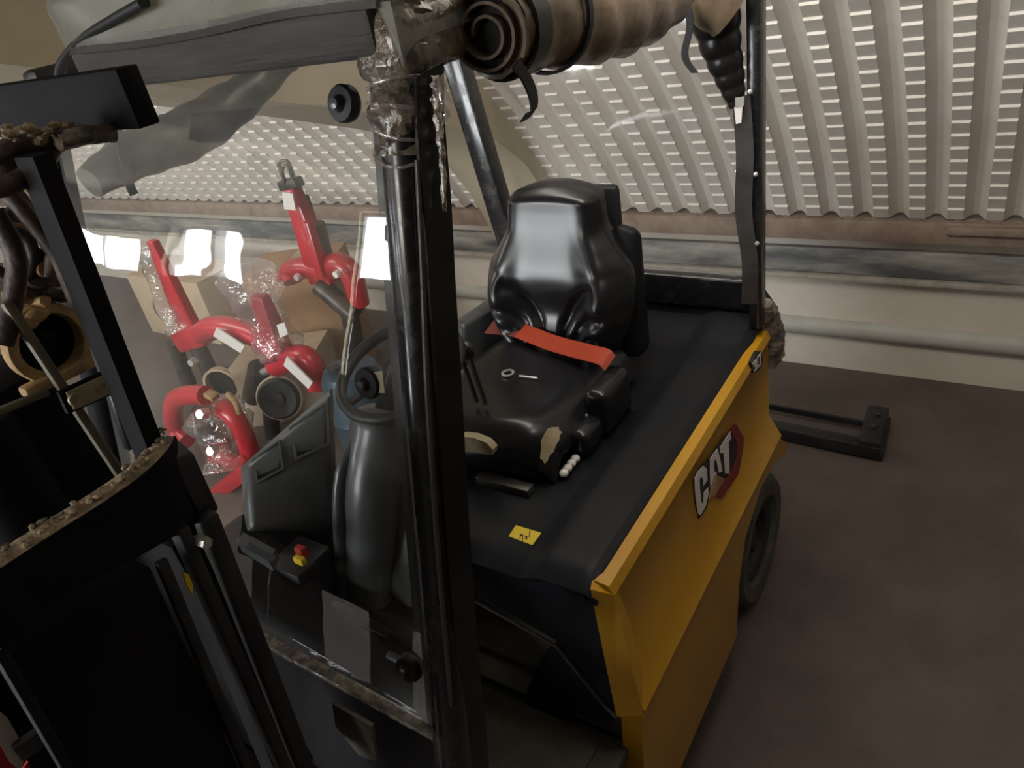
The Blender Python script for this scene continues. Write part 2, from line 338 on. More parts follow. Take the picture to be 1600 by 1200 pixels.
# outline follows the underside of the vault
outl = [(YW, 0.0), (YW, 0.80)] + [(arc(s)[0] + arc(s)[1] * 0.0).yz[:] for s in [R * T0 * k / 16 for k in range(0, 17)]] + [(-4.2, pc.z), (-4.2, 0.0)]
bm = NB(); poly = outl + op[::-1]
add_prism(bm, [(XG0, a, b) for a, b in poly], (XG1 - XG0, 0, 0))
bmesh.ops.triangulate(bm, faces=[f for f in bm.faces if len(f.verts) > 4])
struct(link('wall_partition', bm, 'beige', None, 30))
struct(box('wall_left', 'beige', None, -14.4, -14.2, -4.4, 3.8, 0, 3.3)); struct(box('wall_right', 'beige', None, 5.2, 5.4, -4.4, 3.8, 0, 3.3))
# front wall with daylight windows (behind the camera)
WINS = [(-12.9, -8.75, 1.90, 2.46), (-8.10, -7.38, 1.92, 2.56), (-5.45, -2.7, 0.9, 2.9)]
xs = -14.2; n = 1
bm = NB()
for (a, b, c, d) in WINS:
    add_box(bm, xs, a, -4.4, -4.2, 0, 3.3); add_box(bm, a, b, -4.4, -4.2, 0, c); add_box(bm, a, b, -4.4, -4.2, d, 3.3); xs = b
add_box(bm, xs, 5.2, -4.4, -4.2, 0, 3.3); struct(link('wall_front', bm, 'beige', None, 0))
for n, (a, b, c, d) in enumerate(WINS):
    bm = NB()
    for q in (a + 0.02, (a + b) / 2, b - 0.02): add_box(bm, q - 0.02, q + 0.02, -4.36, -4.28, c, d)
    add_box(bm, a, b, -4.36, -4.28, c, c + 0.04); add_box(bm, a, b, -4.36, -4.28, d - 0.04, d)
    wn = struct(link('window_%d' % (n + 1), bm, 'frame', None, 0))
    for h in (0, 1):
        q0 = a if h == 0 else (a + b) / 2; q1 = (a + b) / 2 if h == 0 else b
        link('pane', add_box(NB(), q0, q1, -4.35, -4.34, c, d), 'pane', wn)

# ================================================================== THE FORKLIFT
FK = thing('forklift', 'yellow and black electric counterbalance forklift with mast and black seat', 'forklift', (-0.98, 1.0, 0))
CX = -0.97
# ---- yellow side panels
ps = [(-0.580, 1.112), (-0.552, 1.108), (-0.543, 1.086), (-0.551, 1.070), (-0.549, 0.812), (-0.511, 0.744), (-0.514, 0.722), (-0.60, 0.715), (-0.62, 1.10)]
bm = NB(); add_prism(bm, [(a, 0.872, b) for a, b in ps], (0, 1.056, 0)); side = link('side_panel', bm, 'yellow', FK, 30)
bm = NB(); add_prism(bm, [(-0.580, 0.848, 1.112), (-0.543, 0.872, 1.088), (-0.512, 0.866, 0.738), (-0.568, 0.846, 0.724)], (-0.02, 0.06, 0)); link('corner_panel', bm, 'yellow', FK, 20)
ms = [(2 * CX - a, b) for a, b in ps]
link('side_panel', add_prism(NB(), [(a, 0.86, b) for a, b in ms], (0, 1.07, 0)), 'yellow', FK, 30)
# lower body
for sgn in (0, 1):
    f = (lambda a: a) if sgn == 0 else (lambda a: 2 * CX - a)
    link('chassis_panel', add_prism(NB(), [(f(-0.535), 0.80, 0.24), (f(-0.522), 0.848, 0.52), (f(-0.522), 0.874, 0.715), (f(-0.522), 1.95, 0.715), (f(-0.522), 2.05, 0.62), (f(-0.522), 2.02, 0.60), (f(-0.524), 1.90, 0.655), (f(-0.526), 1.76, 0.655), (f(-0.530), 1.62, 0.58), (f(-0.532), 1.56, 0.45), (f(-0.536), 1.53, 0.24)], ((-0.05 if sgn == 0 else 0.05), 0, 0)), 'yellow', FK, 20)
# front wheel-arch part of the chassis and floor
box('chassis', 'black', FK, -1.36, -0.58, 0.72, 1.66, 0.18, 0.56, 0.01)
box('chassis', 'black', FK, -1.16, -0.78, 0.28, 2.0, 0.2, 0.54, 0.01)
box('floor_plate', 'olive', FK, -1.38, -0.56, 0.30, 0.87, 0.56, 0.60, 0.006)
box('floor_mat', 'olive', FK, -1.33, -0.62, 0.34, 0.85, 0.60, 0.612, 0.004)
# ---- hood
hp = [(-0.570, 1.098), (-0.577, 1.113), (-0.595, 1.123), (-0.70, 1.124), (-0.75, 1.104), (-1.20, 1.104), (-1.24, 1.124), (-1.33, 1.124), (-1.355, 1.112), (-1.36, 1.09)]
def hood_fn(u, v):
    i = u * (len(hp) - 1); k = min(int(i), len(hp) - 2); t = i - k
    x = hp[k][0] * (1 - t) + hp[k + 1][0] * t; z = hp[k][1] * (1 - t) + hp[k + 1][1] * t
    y = 0.845 + v * 1.09
    if v < 0.06: q = 1 - v / 0.06; z -= 0.026 * q ** 2.5
    if v > 0.86 : z += 0.03 * (v - 0.86) / 0.14
    return Vector((x, y, z))
bm = NB(); add_grid(bm, hood_fn, 54, 40, -0.03); link('hood', bm, 'hood', FK, 50)
# black front face of the hood with its slanted lower edge
fp = [(-1.36, 1.075), (-0.75, 1.07), (-0.62, 1.09), (-0.585, 1.098), (-0.572, 1.06), (-0.566, 0.730), (-0.60, 0.765), (-0.69, 0.905), (-0.93, 0.965), (-1.36, 0.99)]
link('hood_front', add_prism(NB(), [(a, 0.846 + (0.006 if b < 1.05 else 0.018), b) for a, b in fp], (0, 0.03, 0)), 'hood', FK, 30)
tube('hood_seam', 'greystrip', FK, [(-1.33, 0.842, 0.985), (-0.93, 0.842, 0.962), (-0.69, 0.842, 0.902), (-0.60, 0.842, 0.765), (-0.567, 0.842, 0.728)], 0.004, 6, 1)
box('front_bulkhead', 'olive', FK, -1.36, -0.58, 0.885, 0.905, 0.56, 1.06, 0.0)
sg = [(-0.685, 0.905), (-0.745, 0.82), (-0.80, 0.70), (-0.86, 0.55), (-0.95, 0.30), (-0.83, 0.28), (-0.76, 0.50), (-0.715, 0.62), (-0.69, 0.665), (-0.64, 0.655), (-0.60, 0.66), (-0.567, 0.725), (-0.60, 0.765)]
link('black_arch', add_prism(NB(), [(a, 0.853, b) for a, b in sg], (0, 0.028, 0)), 'hood', FK, 40)  # black arched plate in front of the olive bulkhead
box('step', 'olive', FK, -0.62, -0.525, 0.50, 0.845, 0.42, 0.46, 0.006)
box('inner_side', 'hood', FK, -1.40, -1.365, 0.36, 0.90, 0.40, 1.10, 0.004)
# ---- counterweight at the back
bm = NB(); add_hexa(bm, [(-1.36, 1.94, 0.56), (-0.58, 1.94, 0.56), (-0.66, 2.16, 0.56), (-1.28, 2.16, 0.56), (-1.37, 1.94, 1.10), (-0.572, 1.94, 1.10), (-0.62, 2.16, 1.06), (-1.32, 2.16, 1.06)], 0.03, 3)
link('counterweight', bm, 'yellow', FK)
bm = NB(); add_hexa(bm, [(-1.37, 1.935, 1.09), (-0.566, 1.935, 1.09), (-0.58, 2.15, 1.07), (-1.35, 2.15, 1.07), (-1.36, 1.945, 1.155), (-0.59, 1.945, 1.155), (-0.62, 2.13, 1.15), (-1.32, 2.13, 1.15)], 0.012, 2)
link('counterweight_cover', bm, 'hood', FK)
bm = NB(); add_box(bm, -1.33, -0.60, 1.925, 1.965, 1.165, 1.262, 0.010, 3); link('rear_crossbar', bm, 'post', FK)
# ---- wheels
def wheel(x, y, r, wd, sgn):
    t = lathe('tyre', 'rubber', FK, (x, y, r), (sgn, 0, 0), [(r * 0.62, -wd), (r * 0.93, -wd), (r, -wd + 0.03), (r, -0.03), (r * 0.97, -0.012), (r * 0.90, 0), (r * 0.68, -0.004), (r * 0.62, -0.02), (r * 0.62, -wd)], 36)
    h = lathe('hub', 'hub', t, (x, y, r), (sgn, 0, 0), [(0.0, -0.035), (r * 0.16, -0.035), (r * 0.2, -0.05), (r * 0.45, -0.055), (r * 0.5, -0.03), (r * 0.63, -0.018), (r * 0.64, -0.06)], 30)
    for k in range(5):
        a = 2 * PI * k / 5; lathe('wheel_nut', 'hub', t, (x - sgn * 0.054, y + math.cos(a) * r * 0.33, r + math.sin(a) * r * 0.33), (sgn, 0, 0), [(0.012, 0), (0.012, 0.014), (0.0, 0.014)], 6)
wheel(-0.577, 1.96, 0.245, 0.17, 1); wheel(2 * CX + 0.577, 1.96, 0.245, 0.17, -1)
wheel(-0.60, 0.42, 0.27, 0.2, 1); wheel(2 * CX + 0.60, 0.42, 0.27, 0.2, -1)


# ---- emblem and number on the yellow panel
def zl(pts, thick, dx=0.0): return [at(1070 + a / 7.055, 650 + b / 7.055, x=-0.5490 + dx) for a, b in pts]
def flat(name, m, parent, pts, dx, t=0.0012):
    bm = NB(); add_prism(bm, zl(pts, t, dx), (t, 0, 0)); bmesh.ops.triangulate(bm, faces=[f for f in bm.faces if len(f.verts) > 4]); return link(name, bm, m, parent, 0)
EM = flat('emblem', 'ink', FK, [(92, 690), (140, 585), (230, 505), (370, 300), (500, 145), (560, 130), (600, 330), (580, 500), (500, 690), (440, 690), (345, 650), (275, 850), (240, 1010), (150, 1135), (112, 960)], 0.0)
EM['label'] = 'black backing of the white lettering on the yellow panel'
flat('red_shape', 'redlogo', EM, [(500, 150), (555, 80), (650, 240), (630, 420), (590, 640), (400, 910), (335, 890), (450, 690), (520, 600), (575, 450), (575, 300), (520, 205)], 0.0014)
flat('triangle', 'tanring', EM, [(345, 655), (440, 692), (330, 880), (262, 915), (285, 800)], 0.0014)
flat('letter', 'white', EM, [(107, 690), (145, 605), (203, 552), (238, 575), (245, 705), (202, 772), (195, 690), (172, 665), (160, 700), (163, 800), (176, 930), (186, 965), (204, 955), (206, 845), (256, 785), (260, 850), (225, 1000), (170, 1090), (142, 1075), (122, 960), (107, 800)], 0.0014)
flat('letter', 'white', EM, [(277, 470), (355, 358), (385, 470), (410, 608), (372, 622), (348, 500), (322, 480), (318, 560), (325, 630), (345, 612), (350, 632), (325, 668), (280, 785), (275, 640)], 0.0014)
flat('letter', 'white', EM, [(385, 350), (498, 168), (510, 240), (480, 290), (490, 638), (442, 632), (424, 400), (392, 412)], 0.0014)
def z3(pts, dx): return [at(1150 + a / 17.14, 530 + b / 17.14, x=-0.5405 + dx) for a, b in pts]
def flat3(name, m, parent, pts, dx):
    bm = NB(); add_prism(bm, z3(pts, dx), ((-0.011 if dx == 0 else 0.001), 0, 0)); bmesh.ops.triangulate(bm, faces=[f for f in bm.faces if len(f.verts) > 4]); return link(name, bm, m, parent, 0)
NBD = flat3('number_badge', 'ink', FK, [(430, 640), (520, 450), (600, 320), (680, 330), (720, 500), (700, 650), (640, 800), (540, 880), (490, 900), (430, 780)], 0.0)
def dig(pts): return [((1 - v) * ((1 - u) * 480 + u * 655) + v * ((1 - u) * 437 + u * 660), (1 - v) * ((1 - u) * 885 + u * 690) + v * ((1 - u) * 655 + u * 350)) for u, v in pts]
flat3('digit', 'white', NBD, dig([(0, 0), (.46, 0), (.46, 1), (0, 1), (0, .8), (.27, .8), (.27, .6), (.08, .6), (.08, .42), (.27, .42), (.27, .2), (0, .2)]), 0.0014)
flat3('digit', 'white', NBD, dig([(.56, 0), (1, 0), (1, 1), (.56, 1)]), 0.0014)
flat3('digit_gap', 'ink', NBD, dig([(.72, .2), (.84, .2), (.84, .8), (.72, .8)]), 0.0028)

# ---- yellow sticker on the hood
sk = [(806, 821), (846, 833), (832, 852), (795, 838)]
def on_hood(a, b, lift):
    p = at(a, b, z=1.104); q = max(0.0, 1 - ((p.y - 0.845) / 1.09) / 0.06); z = 1.104 - 0.026 * q ** 2.5
    return at(a, b, z=z + lift)
bm = NB(); add_prism(bm, [on_hood(a, b, 0.0008) for a, b in sk], (0, 0, 0.001)); ST = link('sticker', bm, 'stick', FK, 0); ST['label'] = 'yellow sticker with a small black mark'
for q in ([(812.5, 834), (818, 836), (817.5, 838), (812.5, 837)], [(812.5, 834), (813.8, 834.5), (813, 843), (811.8, 843)], [(816, 836), (817.3, 836), (817, 846), (815.8, 846)], [(820.5, 837), (824.5, 838), (823, 844), (821, 843)], [(827.5, 829), (828.8, 829), (827.6, 840), (826.2, 839)]):
    link('mark', add_prism(NB(), [on_hood(a, b, 0.002) for a, b in q], (0, 0, 0.0006)), 'ink', ST, 0)

# ---- seat
SX = -1.03
def cush(u, v):
    a = u * 2 - 1; hw = 0.225 + 0.015 * math.sin(v * PI)
    prof = 1 - abs(a) ** 5
    z = 1.155 + 0.075 * prof + 0.028 * (abs(a) ** 2) * (1 - abs(a) ** 8) + 0.02 * (1 - v) ** 3 - 0.02 * v
    if v < 0.16: z -= 0.075 * ((0.16 - v) / 0.16) ** 2.2
    y = 1.08 + v * 0.50 - 0.03 * (1 - a * a) * (1 - v) ** 2 + 0.03 * (a * a) * (1 - v) ** 2
    z += 0.006 * math.sin(v * 9) * (1 - a * a)
    return Vector((SX + a * hw, y, z))
bm = NB(); add_grid(bm, cush, 32, 26); bm.normal_update()
r = bmesh.ops.extrude_edge_only(bm, edges=[e for e in bm.edges if e.is_boundary])
nv = [e for e in r['geom'] if isinstance(e, bmesh.types.BMVert)]
for v_ in nv:
    v_.co.z = 1.145; v_.co.x = SX + (v_.co.x - SX) * 0.96; v_.co.y = 1.33 + (v_.co.y - 1.33) * 0.97
bmesh.ops.holes_fill(bm, edges=[e for e in bm.edges if e.is_boundary], sides=0); bmesh.ops.recalc_face_normals(bm, faces=bm.faces)
SEAT = link('seat', bm, 'seat', FK, 60)
hw_k = [(0.0, 0.175), (0.10, 0.195), (0.25, 0.222), (0.42, 0.232), (0.55, 0.218), (0.68, 0.178), (0.78, 0.150), (0.90, 0.142), (0.97, 0.132), (1.0, 0.112)]
def lerp(tab, t):
    for (a, b), (c, d) in zip(tab, tab[1:]):
        if t <= c: 
            i = tab.index((a, b)); m0 = (d - b) / (c - a) if i == 0 else 0.5 * ((d - b) / (c - a) + (b - tab[i - 1][1]) / (a - tab[i - 1][0])); m1 = (d - b) / (c - a) if i + 2 >= len(tab) else 0.5 * ((d - b) / (c - a) + (tab[i + 2][1] - d) / (tab[i + 2][0] - c)); h = c - a; q = (t - a) / h; return b * (2 * q ** 3 - 3 * q * q + 1) + m0 * h * (q ** 3 - 2 * q * q + q) + d * (3 * q * q - 2 * q ** 3) + m1 * h * (q ** 3 - q * q)
    return tab[-1][1]
def back_core(v): return Vector((SX, 1.575 + 0.080 * v, 1.18 + 0.437 * v))
def groove(x, z, pts, wd):
    d = 9
    for (ax, az), (bx, bz) in zip(pts, pts[1:]):
        t = max(0, min(1, ((x - ax) * (bx - ax) + (z - az) * (bz - az)) / ((bx - ax) ** 2 + (bz - az) ** 2)))
        d = min(d, math.hypot(x - ax - t * (bx - ax), z - az - t * (bz - az)))
    return math.exp(-(d / wd) ** 2)
g1 = [(0.60, 0.46), (0.46, 0.43), (0.30, 0.34), (0.17, 0.20), (0.14, 0.0)]; g2 = [(0.74, 0.30), (0.56, 0.29), (0.40, 0.20), (0.30, 0.05)]; g3 = [(0.70, 0.17), (0.58, 0.16), (0.48, 0.08)]
def backf(u, v):
    a = u * 2 - 1; c = back_core(v); hw = lerp(hw_k, v)
    edge = abs(a) ** (4 + 5 * max(0, min(1, (v - 0.55) / 0.15)))
    bol = 0.055 * math.exp(-((abs(a) - 0.72) / 0.22) ** 2) * math.exp(-((v - 0.33) / 0.28) ** 2)
    f = 0.075 * (1 - edge) * min(1, (1 - v) / 0.045 + 0.10) + bol - 0.028 * (1 - a * a) * math.exp(-((v - 0.28) / 0.17) ** 2)
    f -= 0.020 * groove(abs(a), v, g1, 0.045) + 0.016 * groove(abs(a), v, g2, 0.04) + 0.014 * groove(abs(a), v, g3, 0.035)
    return Vector((c.x + a * hw, c.y - f * (1.0 - 0.30 * (lambda t: t * t * (3 - 2 * t))(max(0, min(1, (v - 0.35) / 0.5)))), c.z + 0.02 * (1 - a * a) * (v > 0.9) * (v - 0.9) * 10))
bm = NB(); add_grid(bm, backf, 64, 64)
r = bmesh.ops.extrude_edge_only(bm, edges=[e for e in bm.edges if e.is_boundary])
for v_ in [e for e in r['geom'] if isinstance(e, bmesh.types.BMVert)]:
    v_.co.y += 0.05; v_.co.x = SX + (v_.co.x - SX) * 0.93; v_.co.z = 1.42 + (v_.co.z - 1.42) * 0.985
bmesh.ops.holes_fill(bm, edges=[e for e in bm.edges if e.is_boundary], sides=0); bmesh.ops.recalc_face_normals(bm, faces=bm.faces)
link('backrest', bm, 'seat', SEAT, 70)
# backrest shell and side bolster behind
bm = NB(); add_hexa(bm, [(SX - 0.17, 1.62, 1.16), (SX + 0.17, 1.62, 1.16), (SX + 0.17, 1.70, 1.16), (SX - 0.17, 1.70, 1.16), (SX - 0.15, 1.735, 1.60), (SX + 0.15, 1.735, 1.60), (SX + 0.14, 1.76, 1.60), (SX - 0.14, 1.76, 1.60)], 0.02); link('back_shell', bm, 'hood', SEAT)
bm = NB(); add_hexa(bm, [(SX + 0.16, 1.60, 1.15), (SX + 0.225, 1.62, 1.15), (SX + 0.225, 1.69, 1.15), (SX + 0.16, 1.70, 1.15), (SX + 0.15, 1.68, 1.52), (SX + 0.215, 1.69, 1.50), (SX + 0.21, 1.73, 1.48), (SX + 0.15, 1.74, 1.50)], 0.02, 3); link('side_bolster', bm, 'hood', SEAT)
bm = NB(); add_box(bm, SX - 0.19, SX + 0.19, 1.10, 1.60, 1.105, 1.15, 0.006); link('seat_pan', bm, 'black', SEAT)
box('seat_rail', 'steel', SEAT, SX + 0.04, SX + 0.19, 1.045, 1.075, 1.104, 1.125, 0.003); box('seat_rail', 'steel', SEAT, SX - 0.20, SX - 0.04, 1.045, 1.075, 1.104, 1.125, 0.003)
# torn patches of foam along the front edge
def patch(pts, y): return [at(a, b, y=y) for a, b in pts]
def on_cush(u, v, lift=0.002): p = cush(u, v); return p + Vector((0, -0.2, 0.98)).normalized() * lift
def cpatch(name, us, vs, m='foam'):
    bm = NB(); nu = 10; nv2 = 5
    cu = (us[0] + us[1]) / 2; cv = (vs[0] + vs[1]) / 2; rings = []
    ctr = bm.verts.new(on_cush(cu, cv, 0.004)); prev = None; first = None
    for k in range(18):
        a = 2 * PI * k / 18; rr = 1 + 0.10 * math.sin(k * 2.7)
        v_ = bm.verts.new(on_cush(cu + (us[1] - us[0]) / 2 * rr * math.cos(a), max(0.001, cv + (vs[1] - vs[0]) / 2 * rr * math.sin(a)), 0.003))
        if prev: bm.faces.new((ctr, prev, v_))
        else: first = v_
        prev = v_
    bm.faces.new((ctr, prev, first)); bmesh.ops.recalc_face_normals(bm, faces=bm.faces)
    return link(name, bm, m, SEAT, 60)
cpatch('foam_patch', (0.925, 0.975), (0.02, 0.19))['label'] = 'torn strip of pale foam on the seat corner'
# foam showing under the front lip
bm = NB(); add_prism(bm, [at(a, b, y=1.045) for a, b in [(714, 684), (722, 682), (740, 684), (760, 692), (770, 703), (769, 711), (745, 708), (715, 700)]], (0, 0.02, 0)); link('foam_patch', bm, 'foam', SEAT, 30)
# belt
BP = [Vector((SX - 0.225, 1.55, 1.235)), Vector((SX - 0.10, 1.525, 1.252)), Vector((SX + 0.03, 1.485, 1.250)), Vector((SX + 0.15, 1.445, 1.262)), Vector((SX + 0.215, 1.425, 1.268)), Vector((SX + 0.235, 1.42, 1.255))]
bm = NB(); ribbon(bm, BP[1:], (0.012, 0.042, 0.022), 0.003); SB = link('seat_belt', bm, 'orange', SEAT, 40); SB['label'] = 'orange lap belt lying across the seat'
bm = NB(); ribbon(bm, [BP[0], (BP[0] + BP[1]) / 2 + Vector((0, 0, 0.002)), BP[1]], (0.012, 0.042, 0.022), 0.0034); link('seat_belt', bm, 'orangedark', SEAT, 40)
bm = NB(); add_box(bm, SX + 0.215, SX + 0.275, 1.30, 1.45, 1.115, 1.24, 0.02, 3); link('belt_retractor', bm, 'seat', SEAT)
bm = NB(); add_box(bm, SX + 0.21, SX + 0.262, 1.21, 1.31, 1.11, 1.18, 0.02, 3); link('adjuster_housing', bm, 'seat', SEAT)
tube('chrome_pin', 'bright', SEAT, [at(916, 648, x=SX + 0.225), at(918, 672, x=SX + 0.225)], 0.004, 8, 1)
for k in range(4):
    p = at(881 + k * 6, 739 - k * 7.5, z=1.122); bm = NB(); bmesh.ops.create_uvsphere(bm, u_segments=12, v_segments=8, radius=0.0115, matrix=Matrix.Translation(p) @ Matrix.Diagonal((1, 1, 0.8, 1))); link('spring_coil', bm, 'white', SEAT)
bar('seat_lever', 'bright', SEAT, cush(0.50, 0.55) + V(0, 0, .008), cush(0.62, 0.55) + V(0, 0, .008), 0.006, 0.004)
lathe('vent_ring', 'bright', SEAT, cush(0.42, 0.56) + V(0, 0, .003), (0, 0, 1), [(0.012, 0), (0.018, 0), (0.018, 0.004), (0.012, 0.004), (0.012, 0)], 16)
# right-hand armrest with control levers
bm = NB(); add_hexa(bm, [(-1.37, 1.42, 1.10), (-1.30, 1.42, 1.10), (-1.30, 1.86, 1.10), (-1.37, 1.86, 1.10), (-1.365, 1.50, 1.26), (-1.305, 1.50, 1.26), (-1.305, 1.82, 1.24), (-1.365, 1.82, 1.24)], 0.015, 3); link('side_console', bm, 'greylight', FK)
for k, (px, py) in enumerate(((716, 545), (730, 548))):
    p = at(px, py, y=1.15); bm = NB(); add_tube(bm, [p + V(0, 0.02, -0.16), p], 0.006, 8, 1); lv = link('control_lever', bm, 'black', FK)
    bm = NB(); bmesh.ops.create_uvsphere(bm, u_segments=14, v_segments=10, radius=0.018, matrix=Matrix.Translation(p) @ Matrix.Diagonal((1, 1, 1.3, 1))); link('lever_knob', bm, 'post', lv)

# ---- steering column, wheel and dash
p0 = Vector((-1.085, 0.72, 1.02)); p1 = Vector((-1.05, 0.80, 1.28)); p2 = Vector((-1.035, 0.885, 1.42))
def shroud(t, s=0.0):
    pass
bm = NB(); add_tube(bm, [p0, p0.lerp(p1, .6), p1, p1.lerp(p2, .6) , p2], lambda t: 0.052 + 0.012 * t - 0.03 * max(0, (t - 0.88) / 0.12) ** 2, 20, 6, sx=1.25); COLM = link('steering_column', bm, 'greyplastic', FK, 60)
tube('column_ridge', 'greylight', COLM, [p0 + V(-0.035, -0.045, 0), p1 + V(-0.038, -0.05, 0.02), p2 + V(-0.03, -0.05, -0.02)], 0.014, 12, 6)
bar('column_panel', 'greyplastic', COLM, p0 + V(0.09, 0.02, 0.0), p2 + V(0.075, 0.02, -0.03), 0.10, 0.05, 0.015)
# steering wheel hub, spokes and rim
WC = Vector((-1.035, 0.955, 1.475)); WN = Vector((0, -0.30, 0.95)).normalized(); ws, wu = frame_of(WN, Vector((1, 0, 0)))
WR = 0.135
bm = NB(); add_tube(bm, [WC + (ws * math.cos(2 * PI * k / 40) + wu * math.sin(2 * PI * k / 40)) * WR for k in range(41)], 0.013, 10, 1, caps=False); SW = link('steering_wheel', bm, 'black', FK, 60)
tube('wheel_shaft', 'black', SW, [p2 - V(0, 0.01, 0.01), WC], 0.022, 14, 1)
lathe('wheel_hub', 'black', SW, WC - WN * 0.01, WN, [(0.0, 0.02), (0.035, 0.02), (0.042, 0.0), (0.03, -0.02), (0, -0.02)], 20)
for k in range(3):
    a = PI / 2 + 2 * PI * k / 3; bar('spoke', 'black', SW, WC, WC + (ws * math.cos(a) + wu * math.sin(a)) * (WR - 0.005), 0.022, 0.01)
# dash shell with two open pockets
DA = at(374, 730, y=0.72); DB = at(522, 603, y=0.93); DC = at(530, 838, y=0.78); DD = at(382, 836, y=0.62)
DN = (DB - DD).cross(DC - DA).normalized()
if DN.dot(CAM - DA) < 0: DN = -DN
def dashf(u, v):
    top = DA.lerp(DB, u); bot = DD.lerp(DC, u); p = top.lerp(bot, v)
    e = min(u, 1 - u, v, 1 - v); rr = 0.12
    return p + DN * (0.010 * math.sin(PI * min(1, v * 1.15)) - (0.05 * (1 - min(1, e / rr)) ** 2))
bm = NB(); add_grid(bm, dashf, 28, 24, -0.03)
DASH = link('dash_panel', bm, 'greyplastic', FK, 60)
def pocket(q):
    P = [DA.lerp(DB, a).lerp(DD.lerp(DC, a), b) for a, b in q]
    c = sum(P, Vector()) / 4; bm = NB()
    O = [dashf(a, b) + DN * 0.004 for a, b in q]; I = [c + (p - c) * 0.82 + DN * 0.006 for p in O]; B = [p - DN * 0.02 for p in I]
    lift = [o + DN * 0.012 for o in O]
    for L in (O, I): pass
    vo = [bm.verts.new(p) for p in lift]; vi = [bm.verts.new(c0 + (p - c0) * 0.86) for c0, p in [(sum(lift, Vector()) / 4, p) for p in lift]]; vb = [bm.verts.new(v_.co - DN * 0.009) for v_ in vi]; vs_ = [bm.verts.new(p - DN * 0.02) for p in O]
    for i in range(4):
        j = (i + 1) % 4
        for A, Bq in ((vs_, vo), (vo, vi)): f = bm.faces.new((A[i], A[j], Bq[j], Bq[i])); f.material_index = 0
        f = bm.faces.new((vi[i], vi[j], vb[j], vb[i])); f.material_index = 1
    f = bm.faces.new(vb); f.material_index = 1
    bmesh.ops.recalc_face_normals(bm, faces=bm.faces)
    return link('pocket', bm, ['greyplastic', 'blackmatt'], DASH, 20)
pocket([(0.12, 0.03), (0.42, 0.06), (0.44, 0.36), (0.16, 0.36)]); pocket([(0.52, 0.02), (0.93, 0.05), (0.93, 0.36), (0.56, 0.34)])
# front cowl under the windscreen with display and buttons
bm = NB(); add_hexa(bm, [(-1.37, 0.41, 0.92), (-0.66, 0.36, 0.92), (-0.66, 0.56, 0.92), (-1.37, 0.66, 0.92), (-1.38, 0.52, 1.22), (-0.98, 0.50, 1.12), (-0.98, 0.62, 1.10), (-1.38, 0.70, 1.21)], 0.03, 3); COWL = link('front_cowl', bm, 'blackmatt', FK)
q = [at(a, b, z=1.212) for a, b in [(388, 848), (438, 875), (428, 893), (378, 862)]]; DSP = prism('display_unit', 'greylight', COWL, q, (0, 0, 0.03))
prism('display_glass', 'display', COWL, [at(a, b, z=1.2445) for a, b in [(391, 848), (432, 871), (426, 880), (384, 857)]], (0, 0, 0.002))
bm = NB(); add_box(bm, -1.22, -1.12, 0.60, 0.70, 1.08, 1.17, 0.01); link('switch_block', bm, 'black', COWL)
p = at(468, 862, z=1.185); box('stop_button', 'redbtn', COWL, p.x - 0.012, p.x + 0.012, p.y - 0.004, p.y + 0.012, 1.16, 1.195, 0.003); p = at(467, 870, z=1.185); box('stop_button', 'yellowbtn', COWL, p.x - 0.014, p.x + 0.014, p.y - 0.008, p.y + 0.006, 1.155, 1.185, 0.003)
box('front_frame', 'blackmatt', FK, -1.37, -0.60, 0.22, 0.36, 0.30, 0.93, 0.01)
prism('olive_patch', 'olive', FK, [at(a, b, y=0.33) for a, b in [(519, 1100), (580, 1135), (588, 1190), (560, 1180), (524, 1135)]], (0, 0.005, 0))  # added plate, coloured like lit floor seen through the gap
# pedals and floor bits behind the windscreen
for px, py in ((560, 968), (645, 1045)):
    p = at(px, py, y=0.55); bar('pedal', 'black', FK, p + V(0, .03, -0.06), p + V(0, -.02, 0.05), 0.06, 0.015, 0.004)

# ---- overhead guard
def along(a, b, t): return Vector(a).lerp(Vector(b), t)
PL0 = Vector((-0.587, 0.672, 2.125)); PL1 = Vector((-0.565, 0.30, 0.80))
bm = NB(); add_tube(bm, [PL0, PL1], 0.0275, 20, 1); GP = link('guard_post', bm, 'post', FK, 60)
bm = NB(); add_tube(bm, [(-1.362, 0.665, 2.10), (-1.375, 0.30, 0.80)], 0.0275, 20, 1); link('guard_post', bm, 'blackmatt', FK, 60)
for (t0, t1, ) in ((0.315, 0.35), (0.365, 0.385), (0.395, 0.415), (0.42, 0.445), (0.45, 0.47), (0.545, 0.568)):
    a = along(PL0, PL1, t0); b = along(PL0, PL1, t1); bm = NB(); ax = (b - a)
    add_lathe(bm, a, ax, [(0.0282, 0), (0.0287, 0.002), (0.0287, ax.length - 0.002), (0.0282, ax.length)], 12, PI * 0.95, PI * 2.0); link('tape_remnant', bm, 'tape', GP, 50)
bar('guard_post', 'post', FK, (-0.570, 1.905, 2.10), (-0.572, 1.895, 1.14), 0.036, 0.05, 0.008, up=Vector((0, 1, 0)))
bar('guard_post', 'post', FK, (-1.475, 1.905, 2.10), (-1.345, 1.895, 1.13), 0.07, 0.06, 0.01, up=Vector((0, 1, 0)))
bar('guard_beam', 'beam', FK, (-1.16, 0.655, 2.147), (-0.58, 0.655, 2.147), 0.05, 0.062, 0.012)
bar('guard_beam', 'black', FK, (-0.585, 0.66, 2.13), (-0.575, 1.92, 2.12), 0.045, 0.05, 0.012)
bar('guard_beam', 'black', FK, (-1.36, 0.66, 2.13), (-1.45, 1.92, 2.12), 0.045, 0.05, 0.012)
bar('guard_beam', 'black', FK, (-1.46, 1.92, 2.12), (-0.57, 1.92, 2.12), 0.045, 0.05, 0.012)
